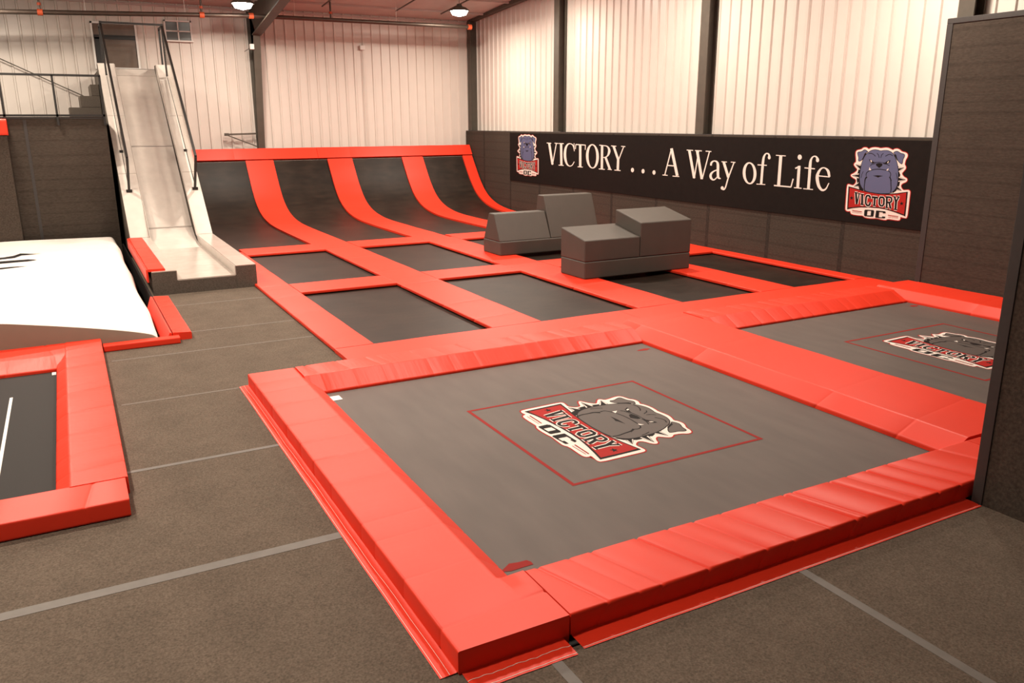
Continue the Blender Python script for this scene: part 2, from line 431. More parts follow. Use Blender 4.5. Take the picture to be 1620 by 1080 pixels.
# ------------------------------------------------------------------ flat print outlines (metres on the printed surface)
EMBLEM = {
'outline': '-0.574,0.551 -0.557,0.568 -0.534,0.578 -0.508,0.583 -0.487,0.588 -0.47,0.592 -0.455,0.6 -0.437,0.614 -0.412,0.625 -0.384,0.629 -0.358,0.627 -0.334,0.62 -0.315,0.611 -0.306,0.603 -0.301,0.604 -0.282,0.616 -0.25,0.626 -0.211,0.633 -0.171,0.635 -0.131,0.632 -0.099,0.628 -0.076,0.623 -0.052,0.623 -0.021,0.628 0.014,0.632 0.053,0.634 0.088,0.63 0.119,0.621 0.147,0.61 0.168,0.6 0.179,0.6 0.194,0.612 0.219,0.62 0.249,0.623 0.278,0.619 0.305,0.609 0.331,0.596 0.354,0.58 0.378,0.571 0.409,0.569 0.439,0.56 0.464,0.544 0.48,0.521 0.484,0.494 0.479,0.47 0.466,0.449 0.457,0.43 0.452,0.408 0.449,0.386 0.447,0.365 0.451,0.353 0.463,0.343 0.474,0.325 0.479,0.301 0.471,0.275 0.451,0.25 0.434,0.229 0.42,0.215 0.419,0.206 0.428,0.191 0.441,0.178 0.458,0.167 0.478,0.157 0.502,0.148 0.522,0.133 0.531,0.112 0.528,0.091 0.514,0.071 0.489,0.054 0.456,0.041 0.436,0.028 0.428,0.016 0.426,0.003 0.432,-0.012 0.444,-0.029 0.462,-0.046 0.48,-0.052 0.507,-0.048 0.535,-0.045 0.562,-0.043 0.586,-0.05 0.604,-0.065 0.612,-0.086 0.614,-0.111 0.614,-0.181 0.615,-0.297 0.615,-0.393 0.615,-0.468 0.608,-0.513 0.59,-0.531 0.565,-0.537 0.537,-0.533 0.509,-0.529 0.483,-0.524 0.483,-0.522 0.489,-0.538 0.484,-0.559 0.467,-0.578 0.435,-0.586 0.392,-0.587 0.336,-0.585 0.268,-0.582 0.228,-0.586 0.214,-0.597 0.187,-0.604 0.156,-0.605 0.105,-0.602 0.034,-0.595 -0.012,-0.594 -0.034,-0.598 -0.076,-0.602 -0.134,-0.606 -0.184,-0.606 -0.226,-0.601 -0.259,-0.591 -0.274,-0.578 -0.299,-0.574 -0.342,-0.577 -0.4,-0.577 -0.472,-0.575 -0.52,-0.568 -0.546,-0.554 -0.561,-0.535 -0.565,-0.519 -0.566,-0.519 -0.588,-0.525 -0.618,-0.526 -0.647,-0.518 -0.668,-0.504 -0.678,-0.484 -0.683,-0.431 -0.686,-0.343 -0.69,-0.24 -0.695,-0.123 -0.693,-0.056 -0.681,-0.034 -0.658,-0.023 -0.632,-0.023 -0.601,-0.028 -0.568,-0.036 -0.549,-0.033 -0.536,-0.021 -0.523,-0.006 -0.514,0.008 -0.512,0.024 -0.516,0.044 -0.529,0.056 -0.558,0.065 -0.589,0.078 -0.618,0.095 -0.636,0.114 -0.635,0.137 -0.614,0.155 -0.582,0.169 -0.557,0.184 -0.536,0.2 -0.521,0.215 -0.513,0.226 -0.517,0.236 -0.54,0.253 -0.563,0.273 -0.585,0.295 -0.595,0.318 -0.587,0.339 -0.573,0.354 -0.559,0.36 -0.556,0.374 -0.559,0.402 -0.566,0.432 -0.575,0.465 -0.58,0.496 -0.581,0.527',
'backing': '-0.559,0.545 -0.546,0.558 -0.527,0.566 -0.503,0.571 -0.482,0.575 -0.463,0.58 -0.444,0.589 -0.427,0.604 -0.406,0.613 -0.382,0.616 -0.36,0.615 -0.34,0.608 -0.323,0.6 -0.31,0.591 -0.293,0.592 -0.274,0.605 -0.245,0.614 -0.208,0.621 -0.17,0.623 -0.132,0.62 -0.101,0.616 -0.077,0.61 -0.049,0.611 -0.017,0.616 0.017,0.62 0.054,0.622 0.086,0.618 0.115,0.609 0.141,0.599 0.165,0.588 0.186,0.589 0.202,0.601 0.224,0.608 0.25,0.611 0.275,0.608 0.299,0.599 0.323,0.586 0.348,0.569 0.375,0.56 0.407,0.557 0.433,0.549 0.455,0.536 0.467,0.518 0.47,0.496 0.465,0.475 0.453,0.455 0.444,0.434 0.438,0.411 0.435,0.388 0.433,0.365 0.439,0.348 0.452,0.337 0.46,0.322 0.465,0.303 0.458,0.281 0.439,0.257 0.422,0.237 0.407,0.221 0.405,0.204 0.416,0.185 0.432,0.169 0.451,0.157 0.472,0.146 0.496,0.138 0.51,0.126 0.517,0.111 0.515,0.096 0.504,0.08 0.482,0.065 0.448,0.051 0.425,0.036 0.414,0.02 0.412,0.002 0.419,-0.017 0.433,-0.036 0.454,-0.056 0.479,-0.064 0.51,-0.06 0.537,-0.057 0.561,-0.056 0.579,-0.06 0.592,-0.071 0.598,-0.088 0.6,-0.111 0.6,-0.18 0.601,-0.297 0.601,-0.392 0.601,-0.467 0.594,-0.509 0.583,-0.52 0.564,-0.524 0.539,-0.521 0.512,-0.517 0.482,-0.512 0.469,-0.519 0.474,-0.538 0.471,-0.554 0.459,-0.567 0.433,-0.574 0.392,-0.574 0.337,-0.572 0.268,-0.569 0.224,-0.574 0.207,-0.585 0.185,-0.592 0.157,-0.592 0.107,-0.589 0.035,-0.582 -0.013,-0.581 -0.037,-0.585 -0.077,-0.589 -0.134,-0.593 -0.183,-0.592 -0.223,-0.588 -0.251,-0.579 -0.268,-0.567 -0.298,-0.561 -0.342,-0.563 -0.4,-0.564 -0.47,-0.562 -0.515,-0.556 -0.534,-0.545 -0.546,-0.53 -0.551,-0.512 -0.566,-0.506 -0.591,-0.512 -0.615,-0.512 -0.639,-0.506 -0.654,-0.496 -0.661,-0.482 -0.667,-0.43 -0.67,-0.342 -0.674,-0.24 -0.678,-0.123 -0.676,-0.058 -0.668,-0.043 -0.654,-0.036 -0.633,-0.036 -0.605,-0.041 -0.568,-0.049 -0.541,-0.045 -0.523,-0.029 -0.509,-0.013 -0.499,0.004 -0.496,0.025 -0.502,0.049 -0.52,0.066 -0.552,0.077 -0.581,0.09 -0.608,0.105 -0.621,0.118 -0.62,0.131 -0.604,0.144 -0.573,0.158 -0.547,0.173 -0.524,0.191 -0.507,0.208 -0.497,0.225 -0.504,0.243 -0.529,0.262 -0.552,0.281 -0.572,0.301 -0.579,0.318 -0.573,0.333 -0.562,0.344 -0.546,0.353 -0.54,0.373 -0.544,0.403 -0.55,0.434 -0.559,0.466 -0.564,0.496 -0.565,0.525',
'collar': '-0.432,0.301 -0.465,0.251 -0.481,0.185 -0.487,0.119 -0.486,0.054 -0.473,0.005 -0.436,-0.05 -0.414,-0.106 -0.319,-0.148 -0.357,0.142;0.315,0.333 0.352,0.226 0.377,0.181 0.365,0.134 0.385,0.057 0.382,0.01 0.353,-0.039 0.332,-0.087 0.266,-0.131 0.28,0.098;-0.548,0.318 -0.432,0.322 -0.442,0.217;-0.599,0.122 -0.446,0.174 -0.439,0.073;-0.534,-0.068 -0.44,0.025 -0.433,-0.076;0.433,0.307 0.317,0.311 0.334,0.22;0.49,0.109 0.346,0.16 0.344,0.059;0.439,-0.076 0.348,0.005 0.344,-0.078',
'spikes': '-0.537,0.313 -0.439,0.317 -0.44,0.3;-0.537,0.313 -0.445,0.244 -0.447,0.227;-0.583,0.122 -0.454,0.166 -0.452,0.15;-0.583,0.122 -0.449,0.097 -0.448,0.081;-0.524,-0.064 -0.444,0.015 -0.443,-0.001;-0.524,-0.064 -0.439,-0.054 -0.438,-0.07;0.422,0.303 0.324,0.306 0.326,0.291;0.422,0.303 0.336,0.244 0.339,0.229;0.475,0.109 0.354,0.152 0.353,0.136;0.475,0.109 0.352,0.083 0.352,0.067;0.429,-0.072 0.352,-0.003 0.352,-0.017;0.429,-0.072 0.349,-0.061 0.349,-0.074',
'head_outline': '-0.291,0.55 -0.269,0.564 -0.24,0.576 -0.203,0.586 -0.168,0.589 -0.135,0.586 -0.103,0.581 -0.074,0.573 -0.044,0.572 -0.012,0.579 0.022,0.582 0.059,0.582 0.092,0.578 0.12,0.57 0.147,0.56 0.171,0.547 0.194,0.53 0.215,0.51 0.234,0.484 0.252,0.454 0.268,0.425 0.283,0.399 0.297,0.369 0.311,0.334 0.322,0.298 0.332,0.26 0.338,0.222 0.342,0.183 0.345,0.142 0.348,0.1 0.349,0.061 0.347,0.026 0.342,-0.006 0.332,-0.034 0.317,-0.06 0.298,-0.085 0.274,-0.108 0.244,-0.128 0.194,-0.142 0.121,-0.151 0.037,-0.156 -0.057,-0.157 -0.139,-0.154 -0.208,-0.147 -0.262,-0.136 -0.303,-0.123 -0.34,-0.101 -0.374,-0.07 -0.399,-0.037 -0.416,-0.001 -0.428,0.035 -0.435,0.071 -0.439,0.114 -0.441,0.162 -0.439,0.207 -0.435,0.248 -0.431,0.285 -0.428,0.317 -0.422,0.35 -0.414,0.382 -0.402,0.415 -0.387,0.448 -0.371,0.475 -0.355,0.498 -0.335,0.517 -0.314,0.534;-0.314,0.55 -0.338,0.565 -0.359,0.576 -0.376,0.581 -0.392,0.581 -0.406,0.574 -0.419,0.566 -0.433,0.556 -0.451,0.548 -0.475,0.543 -0.497,0.54 -0.516,0.537 -0.528,0.53 -0.531,0.518 -0.529,0.503 -0.522,0.485 -0.513,0.466 -0.503,0.446 -0.499,0.424 -0.501,0.399 -0.496,0.383 -0.485,0.374 -0.469,0.373 -0.448,0.379 -0.428,0.39 -0.411,0.407 -0.397,0.429 -0.386,0.458 -0.377,0.482 -0.37,0.502 -0.35,0.52 -0.318,0.535;0.192,0.547 0.208,0.559 0.226,0.568 0.245,0.574 0.266,0.574 0.287,0.567 0.307,0.558 0.326,0.547 0.349,0.54 0.376,0.537 0.397,0.531 0.412,0.522 0.419,0.508 0.419,0.491 0.414,0.473 0.403,0.453 0.397,0.432 0.396,0.409 0.394,0.388 0.39,0.369 0.383,0.359 0.374,0.358 0.36,0.364 0.341,0.374 0.322,0.387 0.305,0.402 0.289,0.42 0.274,0.443 0.259,0.468 0.242,0.494 0.221,0.516 0.196,0.532',
'head': '-0.284,0.543 -0.263,0.557 -0.235,0.568 -0.2,0.577 -0.167,0.58 -0.135,0.577 -0.105,0.572 -0.075,0.564 -0.042,0.564 -0.01,0.57 0.023,0.574 0.059,0.573 0.09,0.57 0.117,0.562 0.142,0.552 0.166,0.54 0.187,0.525 0.207,0.505 0.225,0.48 0.243,0.451 0.259,0.422 0.274,0.396 0.288,0.366 0.301,0.332 0.313,0.297 0.322,0.259 0.329,0.221 0.332,0.183 0.335,0.142 0.339,0.1 0.339,0.061 0.338,0.027 0.332,-0.004 0.323,-0.031 0.309,-0.056 0.29,-0.08 0.267,-0.101 0.24,-0.12 0.191,-0.134 0.119,-0.143 0.036,-0.148 -0.057,-0.148 -0.138,-0.145 -0.206,-0.138 -0.259,-0.128 -0.298,-0.115 -0.333,-0.094 -0.365,-0.065 -0.389,-0.033 -0.406,0.001 -0.417,0.036 -0.424,0.072 -0.429,0.114 -0.43,0.162 -0.428,0.206 -0.424,0.247 -0.42,0.283 -0.417,0.316 -0.411,0.348 -0.403,0.38 -0.392,0.412 -0.377,0.444 -0.362,0.471 -0.346,0.492 -0.327,0.511 -0.306,0.527;-0.324,0.546 -0.344,0.558 -0.363,0.568 -0.378,0.572 -0.389,0.572 -0.4,0.567 -0.412,0.559 -0.426,0.548 -0.447,0.54 -0.472,0.535 -0.494,0.531 -0.512,0.529 -0.518,0.525 -0.52,0.517 -0.518,0.504 -0.512,0.487 -0.503,0.468 -0.493,0.448 -0.488,0.423 -0.49,0.399 -0.487,0.387 -0.481,0.382 -0.471,0.382 -0.453,0.387 -0.436,0.397 -0.42,0.412 -0.407,0.433 -0.396,0.461 -0.387,0.485 -0.379,0.507 -0.357,0.527 -0.326,0.541;0.201,0.543 0.214,0.552 0.231,0.56 0.248,0.566 0.264,0.565 0.283,0.559 0.302,0.55 0.322,0.539 0.348,0.532 0.375,0.528 0.393,0.523 0.404,0.516 0.409,0.507 0.409,0.493 0.405,0.476 0.394,0.457 0.388,0.434 0.386,0.41 0.384,0.39 0.38,0.372 0.377,0.365 0.376,0.366 0.365,0.371 0.346,0.381 0.329,0.393 0.312,0.407 0.297,0.425 0.283,0.447 0.267,0.471 0.25,0.498 0.227,0.521 0.203,0.537',
'linework': '-0.376,0.516 -0.328,0.518 -0.361,0.473 -0.394,0.423 -0.414,0.394 -0.389,0.464;0.213,0.518 0.25,0.512 0.275,0.462 0.296,0.409 0.27,0.431 0.236,0.484;-0.277,0.419 -0.237,0.409 -0.195,0.383 -0.156,0.372 -0.063,0.38 0.05,0.372 0.084,0.397 0.118,0.414 0.154,0.419 0.146,0.38 0.108,0.355 0.062,0.353 0.014,0.367 -0.061,0.37 -0.154,0.36 -0.191,0.347 -0.241,0.365;-0.125,0.35 -0.06,0.364 0.006,0.355 0.006,0.32 -0.032,0.29 -0.049,0.279 -0.069,0.289 -0.115,0.314;-0.164,0.143 -0.061,0.154 0.052,0.15 -0.02,0.132 -0.051,0.115 -0.086,0.129;-0.296,0.125 -0.265,0.111 -0.299,0.073 -0.319,0.039 -0.316,0.088;0.165,0.138 0.193,0.136 0.229,0.071 0.203,0.093;-0.296,0.505 -0.288,0.508 -0.293,0.518 -0.301,0.516;-0.288,0.508 -0.276,0.511 -0.281,0.521 -0.293,0.518;-0.276,0.511 -0.264,0.514 -0.267,0.525 -0.281,0.521;-0.264,0.514 -0.252,0.514 -0.252,0.525 -0.267,0.525;-0.252,0.514 -0.238,0.512 -0.236,0.523 -0.252,0.525;-0.238,0.512 -0.223,0.508 -0.22,0.518 -0.236,0.523;-0.223,0.508 -0.208,0.503 -0.204,0.513 -0.22,0.518;-0.208,0.503 -0.195,0.497 -0.189,0.506 -0.204,0.513;-0.195,0.497 -0.183,0.49 -0.176,0.498 -0.189,0.506;-0.183,0.49 -0.172,0.482 -0.163,0.489 -0.176,0.498;-0.172,0.482 -0.162,0.474 -0.153,0.481 -0.163,0.489;-0.162,0.474 -0.154,0.468 -0.146,0.475 -0.153,0.481;0.049,0.474 0.059,0.479 0.051,0.488 0.041,0.482;0.059,0.479 0.072,0.488 0.064,0.496 0.051,0.488;0.072,0.488 0.087,0.496 0.08,0.505 0.064,0.496;0.087,0.496 0.1,0.502 0.094,0.512 0.08,0.505;0.1,0.502 0.11,0.505 0.106,0.516 0.094,0.512;0.11,0.505 0.121,0.508 0.118,0.518 0.106,0.516;0.121,0.508 0.131,0.508 0.13,0.519 0.118,0.518;0.131,0.508 0.141,0.507 0.143,0.517 0.13,0.519;0.141,0.507 0.152,0.503 0.157,0.513 0.143,0.517;0.152,0.503 0.166,0.497 0.171,0.506 0.157,0.513;0.166,0.497 0.178,0.491 0.184,0.499 0.171,0.506;0.178,0.491 0.187,0.486 0.193,0.495 0.184,0.499;-0.132,0.52 -0.103,0.502 -0.093,0.507 -0.126,0.527;-0.103,0.502 -0.077,0.449 -0.067,0.452 -0.093,0.507;-0.002,0.531 -0.037,0.501 -0.026,0.497 0.006,0.524;-0.037,0.501 -0.045,0.453 -0.034,0.451 -0.026,0.497;-0.229,0.306 -0.205,0.329 -0.211,0.34 -0.239,0.313;-0.205,0.329 -0.132,0.344 -0.136,0.354 -0.211,0.34;0.015,0.35 0.089,0.342 0.092,0.352 0.016,0.361;0.089,0.342 0.147,0.321 0.151,0.33 0.092,0.352;-0.29,0.13 -0.291,0.139 -0.305,0.138 -0.304,0.129;-0.291,0.139 -0.293,0.152 -0.307,0.151 -0.305,0.138;-0.293,0.152 -0.294,0.165 -0.308,0.166 -0.307,0.151;-0.294,0.165 -0.291,0.176 -0.305,0.18 -0.308,0.166;-0.291,0.176 -0.286,0.184 -0.298,0.191 -0.305,0.18;-0.286,0.184 -0.277,0.192 -0.287,0.201 -0.298,0.191;-0.277,0.192 -0.266,0.2 -0.275,0.21 -0.287,0.201;-0.266,0.2 -0.255,0.207 -0.264,0.217 -0.275,0.21;-0.255,0.207 -0.245,0.212 -0.253,0.223 -0.264,0.217;-0.245,0.212 -0.235,0.216 -0.242,0.227 -0.253,0.223;-0.235,0.216 -0.224,0.22 -0.23,0.231 -0.242,0.227;-0.224,0.22 -0.211,0.225 -0.216,0.236 -0.23,0.231;-0.211,0.225 -0.195,0.23 -0.2,0.241 -0.216,0.236;-0.195,0.23 -0.177,0.235 -0.182,0.246 -0.2,0.241;-0.177,0.235 -0.158,0.24 -0.162,0.251 -0.182,0.246;-0.158,0.24 -0.138,0.244 -0.142,0.255 -0.162,0.251;-0.138,0.244 -0.116,0.247 -0.119,0.259 -0.142,0.255;-0.116,0.247 -0.093,0.249 -0.095,0.261 -0.119,0.259;-0.093,0.249 -0.069,0.251 -0.071,0.263 -0.095,0.261;-0.069,0.251 -0.046,0.252 -0.047,0.264 -0.071,0.263;-0.046,0.252 -0.022,0.252 -0.022,0.263 -0.047,0.264;-0.022,0.252 0.002,0.25 0.002,0.262 -0.022,0.263;0.002,0.25 0.025,0.248 0.026,0.26 0.002,0.262;0.025,0.248 0.048,0.246 0.048,0.258 0.026,0.26;0.048,0.246 0.068,0.244 0.069,0.256 0.048,0.258;0.068,0.244 0.088,0.243 0.089,0.254 0.069,0.256;0.088,0.243 0.106,0.24 0.108,0.252 0.089,0.254;0.106,0.24 0.121,0.237 0.125,0.248 0.108,0.252;0.121,0.237 0.136,0.232 0.141,0.243 0.125,0.248;0.136,0.232 0.148,0.226 0.155,0.236 0.141,0.243;0.148,0.226 0.159,0.22 0.167,0.229 0.155,0.236;0.159,0.22 0.168,0.213 0.178,0.221 0.167,0.229;0.168,0.213 0.174,0.206 0.186,0.211 0.178,0.221;0.174,0.206 0.179,0.197 0.192,0.201 0.186,0.211;0.179,0.197 0.183,0.188 0.196,0.19 0.192,0.201;0.183,0.188 0.185,0.179 0.198,0.179 0.196,0.19;0.185,0.179 0.184,0.169 0.198,0.167 0.198,0.179;0.184,0.169 0.182,0.158 0.195,0.155 0.198,0.167;0.182,0.158 0.179,0.148 0.192,0.145 0.195,0.155;0.179,0.148 0.176,0.141 0.19,0.138 0.192,0.145;-0.284,0.12 -0.291,0.113 -0.274,0.102 -0.267,0.109;-0.291,0.113 -0.301,0.103 -0.283,0.092 -0.274,0.102;-0.301,0.103 -0.312,0.09 -0.292,0.08 -0.283,0.092;-0.312,0.09 -0.32,0.075 -0.298,0.069 -0.292,0.08;-0.32,0.075 -0.323,0.059 -0.3,0.057 -0.298,0.069;-0.323,0.059 -0.322,0.042 -0.301,0.041 -0.3,0.057;-0.322,0.042 -0.32,0.024 -0.301,0.024 -0.301,0.041;-0.32,0.024 -0.319,0.007 -0.301,0.007 -0.301,0.024;-0.319,0.007 -0.319,-0.01 -0.302,-0.011 -0.301,0.007;-0.319,-0.01 -0.32,-0.029 -0.303,-0.029 -0.302,-0.011;-0.32,-0.029 -0.321,-0.048 -0.303,-0.048 -0.303,-0.029;-0.321,-0.048 -0.319,-0.067 -0.302,-0.066 -0.303,-0.048;-0.319,-0.067 -0.315,-0.087 -0.298,-0.085 -0.302,-0.066;-0.315,-0.087 -0.309,-0.108 -0.292,-0.105 -0.298,-0.085;-0.309,-0.108 -0.304,-0.127 -0.287,-0.124 -0.292,-0.105;-0.304,-0.127 -0.3,-0.14 -0.283,-0.137 -0.287,-0.124;0.166,0.135 0.171,0.127 0.188,0.136 0.182,0.143;0.171,0.127 0.179,0.117 0.196,0.125 0.188,0.136;0.179,0.117 0.187,0.105 0.205,0.111 0.196,0.125;0.187,0.105 0.194,0.091 0.212,0.095 0.205,0.111;0.194,0.091 0.199,0.075 0.217,0.077 0.212,0.095;0.199,0.075 0.203,0.056 0.22,0.057 0.217,0.077;0.203,0.056 0.206,0.035 0.223,0.036 0.22,0.057;0.206,0.035 0.21,0.015 0.226,0.016 0.223,0.036;0.21,0.015 0.214,-0.005 0.23,-0.003 0.226,0.016;0.214,-0.005 0.219,-0.026 0.235,-0.024 0.23,-0.003;0.219,-0.026 0.223,-0.045 0.239,-0.044 0.235,-0.024;0.223,-0.045 0.225,-0.062 0.242,-0.062 0.239,-0.044;0.225,-0.062 0.225,-0.078 0.241,-0.08 0.242,-0.062;0.225,-0.078 0.223,-0.094 0.239,-0.096 0.241,-0.08;0.223,-0.094 0.221,-0.107 0.237,-0.11 0.239,-0.096;0.221,-0.107 0.219,-0.117 0.235,-0.119 0.237,-0.11;-0.37,0.208 -0.393,0.158 -0.383,0.156 -0.361,0.205;-0.393,0.158 -0.405,0.092 -0.394,0.091 -0.383,0.156;0.286,0.214 0.307,0.161 0.316,0.163 0.295,0.216;0.307,0.161 0.319,0.107 0.328,0.109 0.316,0.163',
'teeth_and_eyes': '-0.246,0.405 -0.222,0.402 -0.209,0.374 -0.227,0.369;0.129,0.403 0.107,0.394 0.097,0.366 0.115,0.371;-0.248,0.285 -0.205,0.235 -0.252,0.231;0.136,0.286 0.132,0.243 0.095,0.245',
'ribbon_edge': '-0.644,-0.071 -0.505,-0.091 -0.353,-0.118 -0.184,-0.139 -0.011,-0.151 0.176,-0.145 0.355,-0.121 0.555,-0.083 0.558,-0.203 0.562,-0.359 0.563,-0.492 0.447,-0.463 0.307,-0.433 0.165,-0.41 0.023,-0.402 -0.169,-0.406 -0.363,-0.423 -0.51,-0.448 -0.623,-0.479 -0.631,-0.337',
'ribbon': '-0.616,-0.094 -0.503,-0.108 -0.351,-0.133 -0.182,-0.153 -0.009,-0.165 0.177,-0.159 0.357,-0.136 0.531,-0.1 0.538,-0.244 0.537,-0.467 0.435,-0.441 0.304,-0.417 0.163,-0.394 0.021,-0.386 -0.171,-0.39 -0.365,-0.407 -0.512,-0.432 -0.601,-0.448 -0.606,-0.293',
'lettering_outline': '-0.502,-0.175 -0.464,-0.375 -0.399,-0.367 -0.438,-0.168;-0.423,-0.184 -0.449,-0.368 -0.4,-0.373 -0.374,-0.19;-0.499,-0.186 -0.437,-0.192 -0.433,-0.154 -0.495,-0.149;-0.424,-0.199 -0.378,-0.204 -0.373,-0.166 -0.419,-0.162;-0.367,-0.192 -0.35,-0.364 -0.283,-0.359 -0.3,-0.188;-0.367,-0.209 -0.298,-0.214 -0.295,-0.175 -0.364,-0.17;-0.352,-0.386 -0.284,-0.39 -0.281,-0.351 -0.349,-0.346;-0.135,-0.25 -0.136,-0.243 -0.195,-0.245 -0.195,-0.253;-0.136,-0.243 -0.137,-0.231 -0.196,-0.236 -0.195,-0.245;-0.137,-0.231 -0.139,-0.217 -0.197,-0.229 -0.196,-0.236;-0.139,-0.217 -0.148,-0.2 -0.197,-0.23 -0.197,-0.229;-0.148,-0.2 -0.164,-0.188 -0.195,-0.231 -0.197,-0.23;-0.164,-0.188 -0.18,-0.182 -0.198,-0.23 -0.195,-0.231;-0.18,-0.182 -0.197,-0.179 -0.203,-0.229 -0.198,-0.23;-0.197,-0.179 -0.212,-0.179 -0.208,-0.229 -0.203,-0.229;-0.212,-0.179 -0.226,-0.18 -0.213,-0.23 -0.208,-0.229;-0.226,-0.18 -0.242,-0.184 -0.216,-0.23 -0.213,-0.23;-0.242,-0.184 -0.26,-0.194 -0.215,-0.23 -0.216,-0.23;-0.26,-0.194 -0.273,-0.212 -0.214,-0.229 -0.215,-0.23;-0.273,-0.212 -0.277,-0.232 -0.217,-0.237 -0.214,-0.229;-0.277,-0.232 -0.277,-0.253 -0.217,-0.254 -0.217,-0.237;-0.277,-0.253 -0.277,-0.273 -0.217,-0.273 -0.217,-0.254;-0.277,-0.273 -0.276,-0.29 -0.216,-0.29 -0.217,-0.273;-0.276,-0.29 -0.276,-0.304 -0.216,-0.304 -0.216,-0.29;-0.276,-0.304 -0.276,-0.318 -0.215,-0.315 -0.216,-0.304;-0.276,-0.318 -0.274,-0.332 -0.214,-0.324 -0.215,-0.315;-0.274,-0.332 -0.269,-0.347 -0.212,-0.331 -0.214,-0.324;-0.269,-0.347 -0.262,-0.36 -0.209,-0.337 -0.212,-0.331;-0.262,-0.36 -0.253,-0.373 -0.204,-0.343 -0.209,-0.337;-0.253,-0.373 -0.241,-0.384 -0.2,-0.348 -0.204,-0.343;-0.241,-0.384 -0.227,-0.394 -0.197,-0.349 -0.2,-0.348;-0.227,-0.394 -0.209,-0.399 -0.196,-0.35 -0.197,-0.349;-0.209,-0.399 -0.191,-0.401 -0.193,-0.35 -0.196,-0.35;-0.191,-0.401 -0.174,-0.399 -0.189,-0.35 -0.193,-0.35;-0.174,-0.399 -0.157,-0.393 -0.189,-0.35 -0.189,-0.35;-0.157,-0.393 -0.143,-0.383 -0.191,-0.351 -0.189,-0.35;-0.143,-0.383 -0.135,-0.371 -0.189,-0.348 -0.191,-0.351;-0.135,-0.371 -0.13,-0.36 -0.187,-0.343 -0.189,-0.348;-0.13,-0.36 -0.126,-0.349 -0.185,-0.339 -0.187,-0.343;-0.126,-0.349 -0.124,-0.337 -0.184,-0.333 -0.185,-0.339;-0.124,-0.337 -0.124,-0.326 -0.184,-0.326 -0.184,-0.333;-0.124,-0.326 -0.125,-0.316 -0.184,-0.318 -0.184,-0.326;-0.125,-0.316 -0.125,-0.311 -0.185,-0.312 -0.184,-0.318;-0.126,-0.25 -0.008,-0.251 -0.009,-0.198 -0.127,-0.197;-0.14,-0.23 -0.141,-0.255 -0.097,-0.256 -0.096,-0.232;-0.037,-0.227 -0.037,-0.257 0.006,-0.258 0.006,-0.228;-0.1,-0.228 -0.096,-0.357 -0.033,-0.356 -0.038,-0.227;-0.09,-0.383 -0.032,-0.385 -0.031,-0.347 -0.088,-0.344;0.06,-0.243 0.087,-0.236 0.105,-0.186 0.021,-0.187;0.087,-0.236 0.087,-0.242 0.149,-0.232 0.105,-0.186;0.087,-0.242 0.096,-0.321 0.154,-0.328 0.149,-0.232;0.096,-0.321 0.086,-0.331 0.117,-0.382 0.154,-0.328;0.086,-0.331 0.075,-0.33 0.043,-0.379 0.117,-0.382;0.075,-0.33 0.066,-0.318 0.006,-0.33 0.043,-0.379;0.066,-0.318 0.057,-0.246 -0.001,-0.243 0.006,-0.33;0.057,-0.246 0.06,-0.243 0.021,-0.187 -0.001,-0.243;0.139,-0.207 0.158,-0.377 0.218,-0.373 0.2,-0.204;0.148,-0.225 0.167,-0.224 0.162,-0.177 0.144,-0.178;0.167,-0.224 0.193,-0.223 0.189,-0.176 0.162,-0.177;0.193,-0.223 0.218,-0.222 0.218,-0.175 0.189,-0.176;0.218,-0.222 0.233,-0.223 0.243,-0.177 0.218,-0.175;0.233,-0.223 0.236,-0.225 0.264,-0.184 0.243,-0.177;0.236,-0.225 0.235,-0.224 0.279,-0.197 0.264,-0.184;0.235,-0.224 0.236,-0.227 0.287,-0.209 0.279,-0.197;0.236,-0.227 0.238,-0.232 0.291,-0.22 0.287,-0.209;0.238,-0.232 0.24,-0.239 0.295,-0.232 0.291,-0.22;0.24,-0.239 0.241,-0.246 0.296,-0.246 0.295,-0.232;0.241,-0.246 0.241,-0.252 0.296,-0.26 0.296,-0.246;0.241,-0.252 0.24,-0.255 0.291,-0.276 0.296,-0.26;0.24,-0.255 0.239,-0.257 0.281,-0.289 0.291,-0.276;0.239,-0.257 0.235,-0.26 0.268,-0.298 0.281,-0.289;0.235,-0.26 0.229,-0.263 0.255,-0.306 0.268,-0.298;0.229,-0.263 0.224,-0.265 0.24,-0.311 0.255,-0.306;0.224,-0.265 0.218,-0.266 0.222,-0.313 0.24,-0.311;0.218,-0.266 0.207,-0.266 0.206,-0.313 0.222,-0.313;0.207,-0.266 0.196,-0.265 0.192,-0.312 0.206,-0.313;0.196,-0.265 0.187,-0.264 0.184,-0.312 0.192,-0.312;0.2,-0.3 0.235,-0.385 0.29,-0.369 0.255,-0.284;0.16,-0.395 0.215,-0.4 0.219,-0.362 0.164,-0.357;0.24,-0.401 0.282,-0.401 0.281,-0.365 0.24,-0.365;0.292,-0.195 0.331,-0.282 0.385,-0.265 0.346,-0.178;0.372,-0.176 0.334,-0.266 0.382,-0.282 0.419,-0.192;0.326,-0.27 0.332,-0.393 0.394,-0.391 0.388,-0.27;0.332,-0.413 0.394,-0.417 0.396,-0.38 0.335,-0.376;0.295,-0.2 0.345,-0.202 0.346,-0.166 0.296,-0.164;0.37,-0.198 0.416,-0.199 0.416,-0.163 0.37,-0.162',
